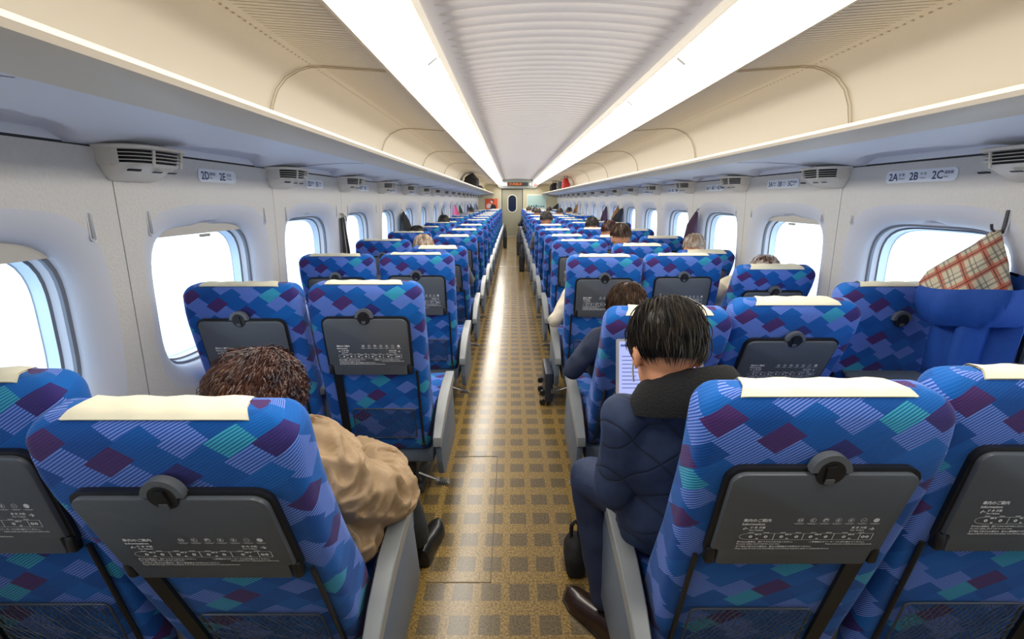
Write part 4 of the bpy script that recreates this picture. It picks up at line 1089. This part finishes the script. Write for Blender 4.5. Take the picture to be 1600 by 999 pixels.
hang('coat', -1, 13.75, 1.27, prs(.20, .5), mat('purple_coat_far', (.04, .025, .08), .8), 'dark purple coat hanging on the far left wall', seed=3)
hang('coat', -1, 14.80, 1.28, prs(.20, .5), mat('blue_coat_far', (.03, .06, .16), .8), 'dark blue coat hanging on the far left wall', seed=5)
hang('coat', -1, 16.95, 1.28, prs(.20, .5), GREYC, 'grey coat hanging last on the left wall, nearest the poster', seed=6)
hang('coat', 1, 4.46, 1.30, prs(.10, .60), mat('plum_cloth', (.055, .022, .055), .75), 'plum coloured coat hanging beside the fourth right window', seed=2, thick=.06)
hang('coat', 1, 7.80, 1.30, prs(.14, .42), mat('camel_coat', (.28, .13, .045), .8), 'camel brown coat hanging on the right wall beside the black one', seed=4)
hang('coat', 1, 7.45, 1.28, prs(.15, .42), mat('blue_black_coat', (.012, .013, .022), .8), 'blue black coat hanging on the right wall, in front of the camel one', seed=7, thick=.09)
hang('coat', 1, 8.75, 1.29, prs(.06, .5), mat('plum_cloth', (1, 1, 1)), 'thin plum coloured garment hanging by the eighth right window', seed=7)
hang('coat', 1, 12.65, 1.30, prs(.10, .35), MATS['camel_coat'], 'small camel coloured garment far down the right wall', seed=7)
hang('coat', 1, 17.85, 1.27, prs(.26, .42), BLKC, 'black coat hanging last on the right wall, near the green board', seed=1, thick=.12)

# the large blue coat with plaid lining on the nearest right hook
BC = empty('coat', (1.74, 1.69, 1.30)); tag(BC, 'bright blue coat with orange plaid lining, hanging from the nearest right hook', 'coat')
BLUEC = mat('royal_blue_cloth', (.003, .062, .34), .75, bump=.3, bscale=20)
def bc(p): return Vector(p) - Vector(BC.location)
m_ = MB(); rings = []; N = 48
for dz, hw, dp, cx, cy in ((0, .010, .010, 1.765, 1.685), (.02, .022, .018, 1.755, 1.68), (.06, .045, .04, 1.735, 1.675), (.11, .080, .065, 1.705, 1.67), (.16, .115, .085, 1.675, 1.665), (.20, .132, .094, 1.655, 1.645), (.245, .125, .090, 1.65, 1.635)):
    ring = []
    for k in range(N):
        a = 2 * PI * k / N; f_ = 1 + .13 * math.sin(5 * a + dz * 8) * min(1, dz * 10)
        x_ = cx + dp * math.cos(a) * f_; ring.append(bc((min(x_, wx(1, 1.2) - .015), cy + hw * math.sin(a) * f_, 1.305 - dz)))
    rings.append(ring)
m_.loft(rings); build('plaid_lining', m_, PLAID, BC, ang=70)
m_ = MB(); rings = []
for dz, dp, hw, dr in ((.19, .115, .165, 0), (.18, .125, .178, .2), (.20, .135, .185, .3), (.25, .132, .183, .6), (.29, .12, .17, .8), (.315, .10, .15, 1), (.30, .085, .13, 1), (.23, .095, .14, .5)):
    ring = []
    for k in range(N):
        a = 2 * PI * k / N; w_ = 1 + .05 * math.sin(7 * a + dz * 15) + .03 * math.sin(13 * a + dz * 40)
        x_ = 1.668 + dp * math.cos(a) * w_; sag = .05 * math.cos(a + PI) - .02 * math.sin(2 * a)
        ring.append(bc((min(x_, wx(1, 1.1) - .012), 1.61 + hw * .93 * math.sin(a) * w_, 1.31 - dz - sag * .6)))
    rings.append(ring)
rings.append(rings[0]); m_.loft(rings, caps=False); build('turned_back_hood', m_, BLUEC, BC, ang=70)
m_ = MB(); rings = []
for dz, dp, hw in ((.24, .08, .12), (.32, .088, .125), (.42, .088, .12), (.50, .084, .118), (.55, .08, .118), (.56, .06, .11)):
    ring = []
    for k in range(N):
        a = 2 * PI * k / N; w_ = 1 + .24 * math.sin(5 * a + 1 + dz * 3) + .10 * math.sin(9 * a + 2)
        ring.append(bc((min(1.685 + dp * math.cos(a) * w_, wx(1, .8) - .012), 1.60 + hw * .9 * math.sin(a) * w_, 1.305 - dz)))
    rings.append(ring)
m_.loft(rings); build('coat_body', m_, BLUEC, BC, ang=70)
m_ = MB(); m_.tube([bc((1.785, 1.50, 1.08)), bc((1.765, 1.495, 1.0)), bc((1.77, 1.50, .86))], .009, 8); build('zip_edge', m_, BLK, BC)
m_ = MB(); m_.box(*[v for q in zip(bc((1.755, 1.475, .985)), bc((1.77, 1.495, 1.015))) for v in q], .003); build('buckle', m_, mat('mask_white', (1, 1, 1)), BC)
HK = empty('coat_hook', (1.785, 1.68, 1.33)); tag(HK, 'grey folding coat hook swung out above the bright blue coat', 'coat hook', 'coat hooks on the wall')
m_ = MB(); m_.tube([(0, q[0], q[1]) for q in rrect(-.010, .010, -.047, .047, .0098, 5)], .0022, 5, closed=True); build('frame', m_, SURR, HK)
m_ = MB(); m_.prism(rrect(-.005, .005, -.040, .045, .004), lambda a, b, t: (-.001 - t, a, b), .004); m_.tube([(-.004, 0, -.035), (-.03, 0, -.035), (-.045, 0, -.022), (-.05, 0, -.005)], .0045, 8); build('arm', m_, mat('hook_dark', (.05, .05, .055), .35), HK)

# ------------------------------------------------------------------ luggage on the racks, bags by the aisle
def bag(name, loc, size, m, label, cat='bag', lump=.2, handle=True, seed=0, parent_kind=None, hh=.06):
    root = empty(name, loc); mb = MB(); sx, sy, sz = size
    mb.box(-sx * .42, sx * .42, -sy * .46, sy * .46, 0, sz * .62, min(size) * .25, 3); mb.ellipsoid((0, 0, sz * .5), (sx * .46, sy * .44, sz * .5)); mb.ellipsoid((0, -sy * .22, sz * .4), (sx * .48, sy * .26, sz * .4)); mb.ellipsoid((0, sy * .26, sz * .45), (sx * .44, sy * .2, sz * .36))
    o = part_from_local(mb, 'bag_body', m, root, max(.008, max(size) / 45), folds(lump * min(size) * .25, 9, seed))
    if handle:
        h = MB(); h.tube([(-sx * .18, 0, sz * .9), (-sx * .16, 0, sz + hh * .7), (0, 0, sz + hh), (sx * .16, 0, sz + hh * .7), (sx * .18, 0, sz * .9)], .008, 8); build('handle', h, BLK, root)
    return tag(root, label, cat)
def part_from_local(mb, name, m, root, voxel, warp):
    me = setm(remesh(mb, voxel, 3, warp), m); me.name = name
    z0 = min(v.co.z for v in me.vertices)
    for v in me.vertices: v.co.z -= z0
    return obj(name, me, root)
RZ = 1.656
bag('holdall', (C0 - 1.13, 10.6, RZ), (.34, .62, .30), BLKC, 'large black holdall on the left luggage rack', hh=.03, seed=1, lump=.35)
bag('holdall', (C0 - 1.13, 12.6, RZ), (.30, .70, .13), mat('olive_bag', (.05, .045, .03), .8), 'flat dark bag on the left rack beyond the black holdall', handle=False, seed=2)
bag('ski_bag', (C0 - 1.14, 14.6, RZ), (.20, 1.5, .12), mat('yellow_bag', (.55, .48, .10), .6), 'yellow and black long bag at the far end of the left rack', handle=False, lump=.1, seed=3)
bag('holdall', (C0 + 1.13, 15.2, RZ), (.32, .6, .28), BLKC, 'black handbag at the far end of the right rack', seed=4)
bag('holdall', (C0 + 1.13, 13.0, RZ), (.30, .45, .24), GREYC, 'dark grey bag on the right luggage rack beside the red one', seed=5)
bag('holdall', (C0 + 1.15, 12.2, RZ), (.20, .35, .30), mat('red_bag', (.55, .03, .03), .6), 'red bag standing on the right luggage rack', seed=6)
bag('suitcase', (.20, 9.35, 0), (.13, .38, .54), BLKC, 'tall black bag standing in the aisle by the right seats', seed=7, lump=.05)
bag('backpack', (-.21, 14.0, 0), (.13, .4, .62), BLKC, 'black backpack in the aisle by the far left seats', seed=8, lump=.1)
bag('backpack', (.19, 12.2, 0), (.16, .5, .62), mat('charcoal_bag', (.03, .03, .035), .8), 'charcoal bag with pale strap in the aisle, right side near the far end', seed=9, lump=.1)
bag('shoulder_bag', (.245, 1.50, 0), (.09, .16, .15), BLKC, 'black shoulder bag on the floor by the feet of the person in navy', seed=10, lump=.1)
SC = empty('suitcase', (.33, 3.10, 0)); tag(SC, 'small dark suitcase lying on wheels beside the third right aisle seat', 'suitcase')
m_ = MB(); m_.box(-.10, -.045, -.16, .16, .03, .25, .012); build('shell', m_, mat('suitcase_dark', (.02, .03, .05), .4), SC)
for q in (-.12, .12):
    m_ = MB(); m_.tube([(-.115, q - .012, .02), (-.115, q + .012, .02)], .02, 12); build('wheel', m_, BLK, SC)
    m_ = MB(); m_.tube([(-.115, q - .012, .09), (-.115, q + .012, .09)], .02, 12); build('wheel', m_, BLK, SC)
# small things: tablet on the lowered tray of the right window seat; cream bag hem
TB = empty('tablet', (1.60, 1.50, .722)); tag(TB, 'dark tablet with pale stand on the lowered tray below the blue coat', 'tablet')
m_ = MB(); m_.box(-.11, .11, -.075, .075, 0, .010, .003); build('slab', m_, BLK, TB)
m_ = MB(); m_.tube([(-.108, -.07, .012), (-.128, -.05, .014), (-.128, .02, .014), (-.108, .04, .012)], .005, 8); build('clip', m_, mat('clip_pale', (.7, .7, .7), .3), TB)

# ------------------------------------------------------------------ outside the windows
g = MB(); g.box(-80, C0 - 2.2, -30, 90, -2.6, -2.5); g.box(C0 + 2.2, 80, -30, 90, -2.6, -2.5); struct('ground', g, mat('pale_ballast', (.80, .82, .84), .9), smooth=False)
g = MB(); g.box(-3.6, -3.45, -30, 90, -2.5, -.05); tag(build('parapet', g, mat('parapet_pale', rgb(214, 224, 236), .8), smooth=False), kind='structure')
